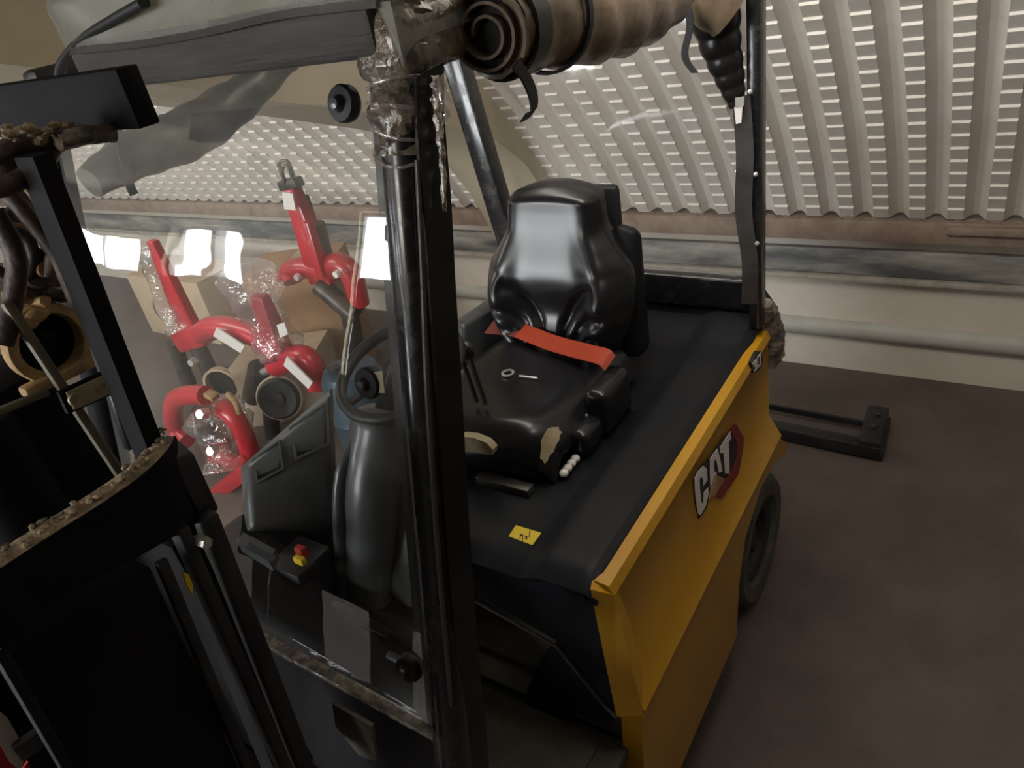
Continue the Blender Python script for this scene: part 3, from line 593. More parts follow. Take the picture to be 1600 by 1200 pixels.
for k in range(5):
    y = 0.9 + k * 0.2; bar('guard_bar', 'black', FK, (-1.37 - k * 0.015, y, 2.15), (-0.585, y, 2.15), 0.03, 0.03, 0.005)
bar('front_lower_bar', 'wrap', FK, at(345, 962, y=0.415), at(690, 1152, y=0.415), 0.02, 0.014, 0.004)

# ---- mast
bm = NB(); ya = [(-0.680, 0.325, 2.116), (-0.680, 0.342, 2.116), (-0.712, 0.342, 2.116), (-0.712, 0.325, 2.116)]
add_prism(bm, [Vector((a, b - 0.02, c)) for a, b, c in ya], (0, -0.10, -1.0)); link('inner_mast_rail', bm, 'blackmatt', FK, 30)
add2 = NB(); add_prism(add2, [Vector((2 * CX - a, b - 0.02, c)) for a, b, c in ya], (0, -0.10, -1.0)); link('inner_mast_rail', add2, 'blackmatt', FK, 30)
def orail(xa, xb):
    return [(xa, 0.085, 1.775), (xa, 0.215, 1.745), (xb, 0.215, 1.745), (xb, 0.085, 1.775)]
bm = NB(); add_prism(bm, [Vector(p) for p in orail(-0.652, -0.70)], (0, -0.15, -1.62)); MR = link('outer_mast_rail', bm, 'blackmatt', FK, 30)
bm = NB(); add_prism(bm, [Vector((2 * CX - a, b, c)) for a, b, c in orail(-0.652, -0.70)], (0, -0.15, -1.62)); link('outer_mast_rail', bm, 'blackmatt', FK, 30)
bar('rail_lip', 'black', MR, (-0.650, 0.226, 1.745), (-0.650, 0.075, 0.25), 0.012, 0.010, 0.003, up=Vector((1, 0, 0)))
bar('rail_lip', 'hood', MR, (-0.648, 0.082, 1.775), (-0.648, -0.068, 0.25), 0.010, 0.012, 0.003, up=Vector((1, 0, 0)))
bar('rail_lip', 'black', MR, (-0.648, 0.255, 1.765), (-0.648, 0.19, 0.80), 0.014, 0.02, 0.003, up=Vector((1, 0, 0)))
TB = bar('tilt_bar', 'black', FK, (-0.650, 0.285, 1.755), (-0.650, 0.225, 1.05), 0.022, 0.018, 0.005, up=Vector((1, 0, 0)))
pb = at(317, 846, x=-0.635); lathe('bolt', 'bright', TB, pb, (1, 0, 0), [(0.0, 0.008), (0.006, 0.008), (0.007, 0.0), (0.007, -0.008)], 6)
bm = NB(); add_prism(bm, [at(a, b, x=-0.645) for a, b in [(284, 893), (291, 896), (298, 912), (297, 928), (288, 912)]], (0.004, 0, 0)); link('yellow_tag', bm, 'stick', FK, 0)
WPL = prism('warning_plate', 'white', MR, [at(a, b, x=-0.705) for a, b in [(-8, 1105), (12, 1122), (40, 1172), (34, 1206), (16, 1192), (-8, 1148)]], (-0.003, 0, 0)); WPL['label'] = 'white and red plate on the front of the mast rail'
prism('warning_plate', 'red', MR, [at(a, b, x=-0.706) for a, b in [(-8, 1148), (16, 1192), (34, 1206), (44, 1190), (60, 1225), (-8, 1225)]], (-0.003, 0, 0))
bar('plate_bracket', 'black', MR, (-0.703, 0.052, 1.64), (-0.690, 0.10, 1.64), 0.01, 0.02, 0.002)
# curved collar plate with its dusty top ledge
plan = [(-0.655, -0.06), (-0.652, 0.04), (-0.650, 0.12), (-0.648, 0.165), (-0.645, 0.20), (-0.645, 0.24), (-0.652, 0.270), (-0.664, 0.293), (-0.676, 0.306)]
cv = [p.xy for p in catmull([(a, b, 0) for a, b in plan], 5)]
bm = NB(); rows = []
for i, p in enumerate(cv):
    t = i / (len(cv) - 1); zt = 1.838 - 0.004 * t; zb = 1.783 - 0.055 * t * t - (0.0 if t < 0.9 else 0.0)
    d = (cv[min(i + 1, len(cv) - 1)] - cv[max(i - 1, 0)]).normalized(); n_ = Vector((d.y, -d.x))
    ins = p - n_ * 0.028
    rows.append([bm.verts.new(q) for q in ((p.x, p.y, zb), (p.x, p.y, zt), (ins.x, ins.y, zt), (ins.x, ins.y, zb))])
for a, b in zip(rows, rows[1:]):
    for k in range(4): bm.faces.new((a[k], a[(k + 1) % 4], b[(k + 1) % 4], b[k]))
bm.faces.new(rows[0]); bm.faces.new(rows[-1][::-1]); bmesh.ops.recalc_face_normals(bm, faces=bm.faces)
CO = link('mast_collar', bm, 'blackmatt', FK, 40)
bm = NB(); add_hexa(bm, [(-0.676, 0.285, 1.742), (-0.650, 0.280, 1.742), (-0.660, 0.306, 1.742), (-0.680, 0.304, 1.742), (-0.672, 0.290, 1.83), (-0.662, 0.284, 1.825), (-0.664, 0.310, 1.812), (-0.678, 0.308, 1.83)], 0.003); link('collar_lug', bm, 'black', CO)
bm = NB(); rows = []
for i in range(len(cv)):
    p = cv[i]; d = (cv[min(i + 1, len(cv) - 1)] - cv[max(i - 1, 0)]).normalized(); n_ = Vector((d.y, -d.x)); row = []
    for k in range(6):
        q = p - n_ * (0.001 + 0.0265 * k / 5); e = math.sin(PI * k / 5)
        row.append(bm.verts.new((q.x, q.y, 1.838 - 0.004 * i / (len(cv) - 1) + 0.0005 + 0.0045 * e * random.uniform(0.4, 1.2))))
    rows.append(row)
for a, b in zip(rows, rows[1:]):
    for k in range(5): bm.faces.new((a[k], a[k + 1], b[k + 1], b[k]))
bmesh.ops.recalc_face_normals(bm, faces=bm.faces); DU = link('dust_layer', bm, 'dust', CO, 60)
for k in range(46):
    i = random.randint(6, len(cv) - 2); p = cv[i]; s = random.uniform(0.0015, 0.0042); 
    if k == 0:
        bm = NB()
    bmesh.ops.create_icosphere(bm, subdivisions=1, radius=s, matrix=Matrix.Translation((p.x - random.uniform(0.004, 0.026), p.y, 1.8405)) @ Matrix.Rotation(random.random() * 3, 4, 'Z') @ Matrix.Diagonal((1.4, 0.9, 0.7, 1)))
o = link('dirt_crumbs', bm, 'dust', CO, 0); o['kind'] = 'stuff'
# cross bar on top, cylinder, sheave, hoses, rods
bm = NB(); add_box(bm, -1.31, -0.655, 0.390, 0.412, 2.114, 2.164, 0.002); link('mast_crossbar', bm, 'blackmatt', FK)
bm = NB(); add_box(bm, -1.25, -0.69, 0.255, 0.285, 1.30, 1.72, 0.004); link('mast_tie_plate', bm, 'blackmatt', FK)
tube('lift_cylinder', 'blackmatt', FK, [(-0.86, 0.20, 0.3), (-0.86, 0.20, 1.88)], 0.045, 18, 1)
bm = NB(); add_box(bm, -0.95, -0.84, 0.22, 0.30, 1.60, 1.90, 0.006); link('chain_anchor', bm, 'blackmatt', FK)
SC = at(78, 536, x=-0.79)
SV = lathe('chain_sheave', 'tanring', FK, SC, (1, 0, 0), [(0.030, -0.012), (0.040, -0.012), (0.041, 0.0), (0.040, 0.004), (0.031, 0.006), (0.029, 0.0), (0.030, -0.012)], 32)
lathe('sheave_hub', 'blackmatt', SV, SC, (1, 0, 0), [(0.0, -0.004), (0.012, -0.004), (0.014, -0.012), (0.030, -0.012), (0.030, -0.02), (0.0, -0.02)], 28)
for (px, py, rr) in ((45, 505, 0.009), (58, 492, 0.010), (150, 505, 0.006)):
    p = at(px, py, x=-0.785); bm = NB(); bmesh.ops.create_icosphere(bm, subdivisions=2, radius=rr, matrix=Matrix.Translation(p) @ Matrix.Diagonal((0.5, 1.3, 0.8, 1))); link('grease_lump', bm, 'tanring', SV)
SC2 = at(64, 420, x=-0.775)
S2 = lathe('roller', 'hose', FK, SC2, (1, 0, 0), [(0.0, 0.006), (0.006, 0.006), (0.008, 0.002), (0.018, 0.002), (0.020, -0.004), (0.020, -0.03), (0.0, -0.03)], 24)
lathe('roller_pin', 'tanring', S2, SC2 + V(0.004, 0, 0), (1, 0, 0), [(0.0, 0.005), (0.007, 0.005), (0.008, -0.002)], 14)
bar('sheave_bracket', 'tanring', FK, at(35, 615, x=-0.785), at(150, 560, x=-0.785), 0.012, 0.018, 0.004, up=Vector((1, 0, 0)))
bar('sheave_bracket', 'tanring', FK, at(10, 470, x=-0.80), at(120, 455, x=-0.80), 0.012, 0.022, 0.005, up=Vector((1, 0, 0)))
bar('guide_rod', 'tanrod', FK, at(8, 470, x=-0.745), at(220, 790, x=-0.745), 0.010, 0.010, 0.0035)
bar('cross_rod', 'tanrod', FK, at(-20, 650, x=-0.76), at(75, 612, x=-0.76), 0.008, 0.007, 0.002)
q = [at(a, b, x=-0.735) for a, b in [(102, 613), (167, 583), (177, 612), (114, 640)]]
c = sum(q, Vector()) / 4
prism('plate_backing', 'blackmatt', FK, [c + (p - c) * 1.25 for p in q], (-0.006, 0, 0)); PT = prism('bracket_plate', 'plate', FK, q, (0.003, 0, 0)); PT['label'] = 'pale scuffed metal plate with two round bosses'
for a, b in ((117, 624), (159, 604)):
    lathe('boss', 'plate', PT, at(a, b, x=-0.732), (1, 0, 0), [(0.003, 0.0), (0.0035, 0.0015), (0.006, 0.0015), (0.0065, -0.001)], 16)
# perforated strip inside the rail
for k in range(4): 
    p = at(172 + k * 7, 548 + k * 20, x=-0.70); lathe('rail_hole', 'greylight', FK, p + V(0.002, 0.004, 0), (1, 0, 0), [(0.0, 0.001), (0.003, 0.001), (0.0035, 0)], 10)
bar('pale_guide', 'greylight', FK, at(152, 540, x=-0.742), at(205, 700, x=-0.742), 0.012, 0.012, 0.002)
def hose(pts, r, m='hose', x=-0.72, name='hydraulic_hose', seg=10): return tube(name, m, FK, [at(a, b, x=x + dx) for a, b, dx in pts], r, seg, 7, wob=0.06)
hose([(-25, 300, 0), (30, 282, 0.005), (78, 238, 0.0), (84, 205, -0.01)], 0.0085, 'hose')
hose([(-25, 250, -0.01), (20, 230, 0), (60, 222, 0), (110, 214, 0.01)], 0.009, 'hose')
hose([(90, 222, 0.02), (130, 212, 0.02), (176, 208, 0.02)], 0.0085, 'wrap', name='hose_fitting')
hose([(10, 300, -0.02), (45, 340, -0.01), (90, 400, 0.0), (120, 470, 0)], 0.0075)
hose([(-10, 330, -0.03), (25, 400, -0.02), (20, 470, -0.03), (5, 540, -0.03)], 0.009)
hose([(40, 330, -0.05), (72, 350, -0.04), (85, 385, -0.04), (75, 430, -0.05)], 0.007)
hose([(-10, 380, -0.06), (30, 365, -0.06), (52, 395, -0.05), (45, 440, -0.06)], 0.006, 'strap')
hose([(-20, 270, -0.03), (10, 262, -0.02), (45, 262, -0.02), (85, 250, -0.01)], 0.009, 'hose')
hose([(28, 277, 0), (50, 300, 0), (68, 330, 0)], 0.0045, 'tanring', name='hose_tag')
hose([(20, 300, -0.055), (60, 318, -0.05), (92, 352, -0.05), (108, 400, -0.05), (112, 450, -0.055)], 0.0065)
hose([(-10, 420, -0.07), (25, 440, -0.07), (60, 455, -0.065), (100, 462, -0.065)], 0.006)
hose([(5, 330, -0.08), (40, 372, -0.08), (52, 430, -0.08), (40, 480, -0.085)], 0.008)
bar('hose_clamp', 'tanring', FK, at(12, 352, x=-0.79), at(96, 372, x=-0.79), 0.008, 0.014, 0.003, up=Vector((1, 0, 0)))
bar('valve_body', 'hose', FK, at(40, 455, x=-0.83), at(112, 440, x=-0.83), 0.03, 0.04, 0.006, up=Vector((1, 0, 0)))
for px, py in ((22, 462), (66, 470), (104, 462)):
    p = at(px, py, x=-0.785); lathe('hose_nut', 'tanring', FK, p, (1, 0.1, 0.1), [(0.0, 0.006), (0.006, 0.006), (0.007, 0.0), (0.007, -0.012)], 6)
bm = NB()
for k in range(40):
    p = at(random.uniform(5, 170), random.uniform(196, 222), x=-0.715 + random.uniform(-0.02, 0.02)); s = random.uniform(0.002, 0.006)
    bmesh.ops.create_icosphere(bm, subdivisions=1, radius=s, matrix=Matrix.Translation(p) @ Matrix.Diagonal((1, 1.4, 0.8, 1)))
o = link('dirt_crust', bm, 'dust', FK, 0); o['kind'] = 'stuff'

# ================================================================== THE CLEAR WEATHER COVER
CV = thing('weather_cover', 'clear vinyl weather cover stretched over the forklift guard with rolled side curtains', 'cover', (-0.97, 0.5, 1.25))
# windscreen sheet
a0 = sheet_pt(93, 232); a1 = sheet_pt(575, 92)
XL, XR = -1.325, -0.612
def scr(u, v):
    z = 2.135 + (1.243 - 2.135) * v; y = 0.65 - (2.08 - z) * 0.216 / 0.78
    b = 0.004 * math.sin(u * 7 + v * 3) * math.sin(v * PI) + 0.006 * math.sin(u * PI) * math.sin(v * PI)
    return Vector((XL + (XR - XL) * u, y, z)) + SHN * b
bm = NB(); add_grid(bm, scr, 24, 30); WSC = link('windscreen_sheet', bm, 'clear', CV, 80); WSC['label'] = 'clear vinyl windscreen sheet with window reflections'
def strip(name, m, u0, u1, v0, v1, off, parent=CV):
    bm = NB(); add_grid(bm, lambda u, v: scr(u0 + (u1 - u0) * u, v0 + (v1 - v0) * v) + SHN * off, 4, 24, 0.0015); return link(name, bm, m, parent, 60)
strip('edge_strip', 'greystrip', 0.985, 1.018, 0.0, 1.0, -0.002)
strip('edge_strip', 'blackmatt', -0.006, 0.003, 0.0, 1.0, -0.002)
for px, py in ((540, 162), (579, 597), (641, 1042)):
    p = sheet_pt(px, py); 
    K = lathe('fastener_knob', 'strap', WSC, p, SHN, [(0.021, -0.004), (0.0215, 0.006), (0.019, 0.010), (0.010, 0.011), (0.006, 0.016), (0.0, 0.017)], 20)
    q = at(px + 2, py - 1, y=p.y - 0.018)
    lathe('knob_cap', 'greylight', WSC, p + SHN * 0.016, SHN, [(0.0065, 0.0), (0.006, 0.004), (0.0, 0.005)], 14)
prism('knob_pad', 'plate', CV, [sheet_pt(a, b, 0.004) for a, b in [(585, 580), (602, 578), (606, 612), (590, 612)]], SHN * 0.002)
# roof cover over the guard, front skirt and rounded corner
def roof(u, v):
    x0, x1 = -1.265, -0.545; x = x0 + (x1 - x0) * u; c = min(u, 1 - u) * (x1 - x0)
    rr = 0.13; dz = 0.0 if c > rr else rr - math.sqrt(max(0, rr * rr - (rr - c) ** 2))
    z_top = 2.255 - dz
    if v < 0.25:
        t = v / 0.25; y = 0.625 + 0.0 * t; z = 2.166 + (z_top - 0.02 - 2.166) * t; y += 0.012 * math.sin(t * PI) * 0
    elif v < 0.4:
        t = (v - 0.25) / 0.15; y = 0.625 + 0.05 * (1 - math.cos(t * PI / 2)) ; z = z_top - 0.02 + 0.02 * math.sin(t * PI / 2)
    else:
        t = (v - 0.4) / 0.6; y = 0.675 + t * 1.27; z = z_top - 0.004 * t
    q = max(0.0, 1 - u / 0.22); y += 0.07 * q * q * max(0.0, 1 - max(0, v - 0.25) / 0.5)
    return Vector((x, y + 0.004 * math.sin(u * 14 + v * 5), z + 0.003 * math.sin(u * 9 + v * 11)))
bm = NB(); add_grid(bm, roof, 40, 40); link('roof_sheet', bm, 'roofclear', CV, 80)
bm = NB(); add_tube(bm, [at(93, 118, y=0.650), at(99, 96, y=0.645), at(128, 62, y=0.632), at(176, 32, y=0.618), at(225, 4, y=0.612)], 0.0065, 10, 6, sx=1.3); link('binding', bm, 'strap', CV, 60)
bm = NB(); ribbon(bm, [roof(u, 0.012) + V(0, -0.004, 0) for u in (0.02, 0.2, 0.4, 0.6, 0.8, 0.98)], (0, 0.002, 0.008), 0.003); link('binding', bm, 'greystrip', CV, 40)
# rolled side curtain along the left of the guard
RX = -0.535
def roll(name, m, pts, rf, parent=CV, seg=22, n=8, wob=0.07): return tube(name, m, parent, pts, rf, seg, n, wob=wob)
def rl(t): return 0.050 + 0.016 * math.sin(min(1, t * 1.2) * PI) - 0.034 * max(0, (t - 0.62) / 0.38) ** 1.6
RP = [Vector((RX, 0.775, 2.112)), Vector((RX, 0.90, 2.106)), Vector((RX, 1.05, 2.088)), Vector((RX, 1.20, 2.080)), Vector((RX, 1.36, 2.090)), Vector((RX - 0.01, 1.47, 2.106))]
ROLL = roll('curtain_roll', 'tan_vinyl', RP, rl); ROLL['label'] = 'tan dusty rolled-up side curtain along the left guard beam'
# spiral end
bm = NB(); pts = []
EC = Vector((RX + 0.004, 0.765, 2.112)); EA = Vector((0.25, -0.96, 0)).normalized(); es, eu = frame_of(EA)
for k in range(60):
    a = k / 59 * 2 * PI * 2.6; r_ = 0.014 + 0.034 * k / 59; pts.append(EC + es * math.cos(a) * r_ + eu * math.sin(a) * r_ * 1.05)
ribbon(bm, pts, EA * 0.022, 0.0035, 1); link('roll_end', bm, 'tan_vinyl', ROLL, 50)
lathe('roll_core', 'strap', ROLL, EC, EA, [(0.0, -0.006), (0.046, -0.006), (0.046, -0.012)], 24)
def ringband(name, t, wd, r, m='strap'):
    P = catmull(RP, 8); i = int(t * (len(P) - 1)); d = (P[min(i + 1, len(P) - 1)] - P[max(0, i - 1)]).normalized()
    bm = NB(); add_lathe(bm, P[i], d, [(r, -wd / 2), (r + 0.004, -wd / 2 + 0.002), (r + 0.004, wd / 2 - 0.002), (r, wd / 2)], 28); return link(name, bm, m, ROLL, 50)
ringband('roll_strap', 0.055, 0.035, 0.054, 'vinylstrip'); ringband('roll_strap', 0.20, 0.014, 0.064)
sx = -0.49
bm = NB(); ribbon(bm, [at(806, 100, x=sx), at(822, 122, x=sx), at(833, 150, x=sx), at(834, 172, x=sx), at(826, 180, x=sx), at(818, 184, x=sx)], (0, 0.016, 0.006), 0.003); link('strap_tail', bm, 'strap', ROLL, 40)
bm = NB(); ribbon(bm, [at(690, 118, x=-0.5), at(694, 150, x=-0.5), at(700, 170, x=-0.5), at(696, 190, x=-0.5)], (0, 0.014, 0.004), 0.002); link('film_shred', bm, 'stretch', ROLL, 40)
# rolled curtain on the right side, smoky
RQ = [at(140, 285, x=-1.395), at(215, 240, x=-1.40), at(300, 205, x=-1.405), at(380, 150, x=-1.41), at(450, 92, x=-1.415)]
RR = roll('curtain_roll', 'grey_vinyl', RQ, lambda t: 0.028 + 0.022 * math.sin(min(1, t * 1.05) * PI)); RR['label'] = 'smoky grey rolled curtain on the far side, seen through the windscreen'
bm = NB(); ribbon(bm, [at(186, 200, x=-1.33), at(188, 225, x=-1.33), at(197, 262, x=-1.33), at(203, 290, x=-1.33), at(210, 304, x=-1.33)], (0, 0.016, 0.0), 0.003); link('strap_tail', bm, 'strap', RR, 40)
# gathered rear curtain on the left rear post: stacked black folds
RB = [at(1112, -18, y=1.86), at(1124, 60, y=1.86), at(1140, 120, y=1.865), at(1152, 165, y=1.87)]
bm = NB(); P = catmull(RB, 22)
def accord(t): return (0.066 - 0.046 * t) * (1 + 0.10 * abs(math.sin(t * PI * 6.5)) - 0.08)
add_tube(bm, P, accord, 18, 1); GC = link('gathered_curtain', bm, 'vinylstrip', CV, 35); GC['label'] = 'black folds of gathered rear curtain tapering down the post'
bm = NB(); add_tube(bm, [at(1085, -40, y=1.80), at(1108, -8, y=1.80), at(1140, 18, y=1.82)], 0.062, 16, 6, wob=0.06); link('curtain_top', bm, 'tan_vinyl', GC, 60)
bm = NB(); ribbon(bm, [at(1072, -10, y=1.72), at(1078, 40, y=1.72), at(1070, 80, y=1.72), at(1074, 98, y=1.72), at(1086, 114, y=1.72)], (0.016, 0, 0), 0.003); link('strap_tail', bm, 'strap', GC, 40)
prism('care_tag', 'white', GC, [at(a, b, y=1.84) for a, b in [(1147, 168), (1160, 166), (1158, 192), (1150, 194)]], (0, 0.004, 0)); prism('care_tag', 'frame', GC, [at(a, b, y=1.838) for a, b in [(1149, 153), (1163, 151), (1162, 166), (1149, 168)]], (0, 0.004, 0))
# vinyl hanging beside the rear post and the film at its foot
bm = NB(); ribbon(bm, [at(1158, 150, y=1.86), at(1164, 240, y=1.86), at(1162, 330, y=1.86), at(1172, 410, y=1.865), at(1171, 474, y=1.87)], (0.042, 0.008, 0), 0.008, 10); link('hanging_fold', bm, 'greystrip', CV, 60)
for px, py in ((1172, 143), (1181, 272), (1183, 380), (1152, 268)):
    p = at(px, py, y=1.86); lathe('snap_stud', 'bright', CV, p, (0, -1, 0), [(0.0, 0.005), (0.005, 0.004), (0.006, 0)], 10)
bm = NB(); add_tube(bm, [(-0.572, 1.925, 1.19), (-0.565, 1.955, 1.13), (-0.556, 1.975, 1.04), (-0.562, 1.97, 0.97)], lambda t: 0.030 + 0.010 * math.sin(t * PI), 14, 6, wob=0.25); link('crumpled_film', bm, 'wrap', CV, 50)
# rear sheet
def rear(u, v): return Vector((-1.40 + 0.80 * u - 0.03 * (1 - v) * (1 - u), 1.985 + 0.004 * math.sin(u * 9 + v * 4), 1.17 + 0.93 * v))
bm = NB(); add_grid(bm, rear, 16, 16); link('rear_sheet', bm, 'rearclear', CV, 80)
# loose black flap with bright film edge beside the left front post
bm = NB(); ribbon(bm, [at(670, 110, x=-0.545), at(672, 200, x=-0.545), at(683, 330, x=-0.545), at(690, 450, x=-0.545), at(700, 600, x=-0.545), at(712, 800, x=-0.545), at(727, 1000, x=-0.545), at(748, 1210, x=-0.545)], (0.012, 0.036, 0.006), 0.006, 8); link('door_flap', bm, 'vinylstrip', CV, 60)
bm = NB(); add_tube(bm, [at(684, 120, x=-0.53), at(682, 150, x=-0.53), at(686, 200, x=-0.53), at(692, 260, x=-0.53), at(694, 330, x=-0.53)], lambda t: 0.006 * (1 - 0.6 * t), 8, 8, wob=0.5); link('film_edge', bm, 'shine', CV, 60)
tube('edge_cord', 'greystrip', CV, [at(652, 250, x=-0.553), at(660, 420, x=-0.553), at(668, 620, x=-0.553), at(684, 860, x=-0.553), at(705, 1100, x=-0.553)], 0.0035, 8, 6)
# crumpled film around the top of the post
bm = NB(); pts = [along(PL0, PL1, t) for t in (-0.03, -0.01, 0.02, 0.05, 0.085)]
add_tube(bm, pts, lambda t: 0.037 + 0.004 * math.sin(t * 19) - 0.006 * t, 20, 6, wob=0.16); link('film_wrap', bm, 'wrap', CV, 30)
for k in range(5):
    t = 0.015 + 0.016 * k; c = along(PL0, PL1, t); bm = NB()
    add_tube(bm, [c + (Vector((math.cos(a), math.sin(a), 0.35 * math.cos(a + k))) * 0.036) for a in [2 * PI * j / 12 for j in range(13)]], 0.0022, 6, 1, caps=False); link('film_twist', bm, 'stretch', CV, 60)
bm = NB(); add_hexa(bm, [(-0.63, 0.63, 2.09), (-0.545, 0.63, 2.09), (-0.545, 0.76, 2.09), (-0.63, 0.76, 2.09), (-0.62, 0.64, 2.165), (-0.55, 0.64, 2.165), (-0.55, 0.75, 2.165), (-0.62, 0.75, 2.165)], 0.02, 3); link('corner_bundle', bm, 'wrap', CV)

# ================================================================== RED HAND PALLET TRUCKS IN THE FAR BAY
def film_sleeve(name, parent, pts, rf): return link(name, add_tube(NB(), pts, rf, 12, 5, wob=0.2), 'stretch', parent, 60)
def A(px, py, y): return at(px, py, y=y)
# 1: upright steering column with hook loop on top
Y = 2.35
T1 = thing('pallet_truck', 'upright red pallet truck column with wire loop on top, against the ledge', 'pallet truck', A(540, 640, 2.3) * 1.0, 'red pallet trucks heaped in the far bay')
top, mid, bot = A(455, 292, Y), A(478, 350, Y), A(510, 440, Y)
bar('column', 'red', T1, bot, top, 0.16, 0.10, 0.012, w2=0.085, h2=0.06, up=Vector((0, 1, 0)))
bar('column_cheek', 'red', T1, A(480, 345, Y - 0.04), A(505, 432, Y - 0.06), 0.05, 0.05, 0.01)
lp = [A(448, 290, Y), A(438, 265, Y), A(436, 256, Y), A(445, 251, Y), A(452, 258, Y), A(462, 285, Y)]
tube('hook_loop', 'steel', T1, lp, 0.010, 8, 6); tube('hook_loop', 'steel', T1, [A(445, 286, Y - .03), A(441, 266, Y - .03), A(448, 259, Y - .03), A(458, 282, Y - .03)], 0.008, 8, 5)
bar('clevis', 'steel', T1, A(441, 290, Y), A(468, 284, Y), 0.06, 0.05, 0.01)
bar('valve_block', 'steel', T1, A(472, 305, Y + .03), A(488, 355, Y + .03), 0.05, 0.05, 0.01)
prism('white_label', 'white', T1, [A(a, b, Y - 0.075) for a, b in [(441, 300), (457, 303), (462, 329), (444, 327)]], (0, 0.006, 0))
tube('pump_cylinder', 'tanrod', T1, [A(490, 350, Y + .02), A(506, 410, Y + .02)], 0.055, 16, 1)
tube('yoke_arm', 'red', T1, [A(505, 425, Y), A(478, 418, Y), A(454, 424, Y), A(458, 440, Y - .02)], lambda t: 0.058, 10, 5)
tube('yoke_arm', 'red', T1, [A(505, 430, Y), A(525, 412, Y), A(545, 422, Y), A(555, 445, Y), A(562, 475, Y)], lambda t: 0.062 - 0.01 * t, 10, 5)
tube('ram', 'steel', T1, [A(500, 445, Y - .04), A(556, 492, Y - .04)], 0.055, 14, 1)
lathe('bolt', 'white', T1, A(467, 432, Y - 0.08), (0, -1, 0), [(0, .02), (.018, .02), (.02, 0)], 8); lathe('bolt', 'white', T1, A(528, 427, Y - 0.09), (0, -1, 0), [(0, .02), (.018, .02), (.02, 0)], 8)
tube('base_leg', 'steel', T1, [A(545, 480, Y), A(560, 560, Y), Vector((A(562, 590, Y).x, Y, 0.0))], 0.05, 12, 2)
lathe('steer_wheel', 'blackmatt', T1, Vector((A(545, 520, Y).x, Y, 0.12)), (0.4, -1, 0), [(0, -.05), (.09, -.05), (.11, -.03), (.11, .03), (.09, .05), (0, .05)], 24)
# 2: the film-wrapped one in the middle
Y = 2.05
T2 = thing('pallet_truck', 'film-wrapped red pallet truck in the middle with two white labels on its yoke', 'pallet truck', A(440, 660, 2.05), 'red pallet trucks heaped in the far bay')
bar('column', 'red', T2, A(440, 560, Y), A(405, 460, Y), 0.15, 0.10, 0.012, w2=0.09, h2=0.06)
film_sleeve('film_sleeve', T2, [A(385, 420, Y), A(400, 470, Y), A(425, 520, Y), A(440, 552, Y)], lambda t: 0.13 - 0.03 * t + 0.02 * math.sin(t * 9))
prism('white_label', 'white', T2, [A(a, b, Y - 0.12) for a, b in [(432, 508), (444, 504), (450, 522), (438, 528)]], (0, 0.006, 0))
tube('yoke_arm', 'red', T2, [A(440, 552, Y), A(420, 540, Y), A(395, 522, Y), A(360, 512, Y), A(330, 512, Y), A(312, 522, Y)], lambda t: 0.062, 10, 5)
tube('yoke_arm', 'red', T2, [A(432, 570, Y), A(455, 560, Y), A(475, 558, Y), A(490, 575, Y), A(495, 603, Y)], lambda t: 0.068 - 0.012 * t, 10, 5)
prism('white_label', 'white', T2, [A(a, b, Y - 0.10) for a, b in [(338, 512), (382, 541), (376, 552), (333, 525)]], (0, 0.008, 0))
prism('white_label', 'white', T2, [A(a, b, Y - 0.10) for a, b in [(448, 557), (488, 598), (482, 608), (443, 571)]], (0, 0.008, 0))
wc = A(436, 622, Y - 0.06)
WH = lathe('steer_wheel', 'hub', T2, wc, (0.55, -0.8, 0.25), [(0, -.06), (.10, -.06), (.115, -.04), (.115, .01), (.10, .03), (.085, .02), (.04, .015), (.035, .03), (0, .03)], 28)
lathe('wheel_rim', 'cardlight', WH, wc, (0.55, -0.8, 0.25), [(.100, -.03), (.122, -.03), (.124, .0), (.106, .012), (.100, -.03)], 28)
tube('ram', 'bright', T2, [A(395, 590, Y), A(425, 575, Y)], 0.022, 10, 1); tube('pump_cylinder', 'steel', T2, [A(405, 575, Y), A(395, 620, Y)], 0.06, 14, 1)
tube('base_leg', 'steel', T2, [A(420, 600, Y), Vector((A(415, 655, Y).x, Y, 0.0))], 0.045, 10, 1)
# 3: leaning one at the left with a long red tiller
Y = 2.15
T3 = thing('pallet_truck', 'leftmost red pallet truck with a long leaning tapered tiller', 'pallet truck', A(300, 600, 2.15), 'red pallet trucks heaped in the far bay')
bar('tiller', 'red', T3, A(300, 520, Y), A(238, 375, Y), 0.19, 0.06, 0.01, w2=0.06, h2=0.05, up=Vector((0, 1, 0)))
film_sleeve('film_sleeve', T3, [A(232, 380, Y), A(245, 420, Y), A(268, 480, Y), A(288, 512, Y)], lambda t: 0.05 + 0.05 * t)
bar('head_block', 'red', T3, A(286, 530, Y), A(325, 518, Y), 0.14, 0.13, 0.02)
tube('spring', 'steel', T3, [A(272, 535, Y), A(284, 570, Y), A(296, 600, Y)], 0.045, 12, 2); tube('spring', 'steel', T3, [A(308, 540, Y), A(325, 575, Y), A(340, 612, Y)], 0.05, 12, 2)
lathe('clamp', 'bright', T3, A(303, 565, Y - 0.06), (0.2, -1, 0.2), [(0, .03), (.02, .03), (.03, 0), (.03, -.02)], 10)
bm = NB(); add_lathe(bm, A(348, 600, Y - .04), (0.4, -1, 0), [(.10, -.02), (.112, -.02), (.115, .02), (.10, .02), (.10, -.02)], 26, 0, 2 * PI); link('wheel_rim', bm, 'cardlight', T3, 40)
lathe('steer_wheel', 'blackmatt', T3, A(348, 600, Y), (0.4, -1, 0), [(0, -.05), (.10, -.05), (.10, .03), (.03, .02), (0, .02)], 26)
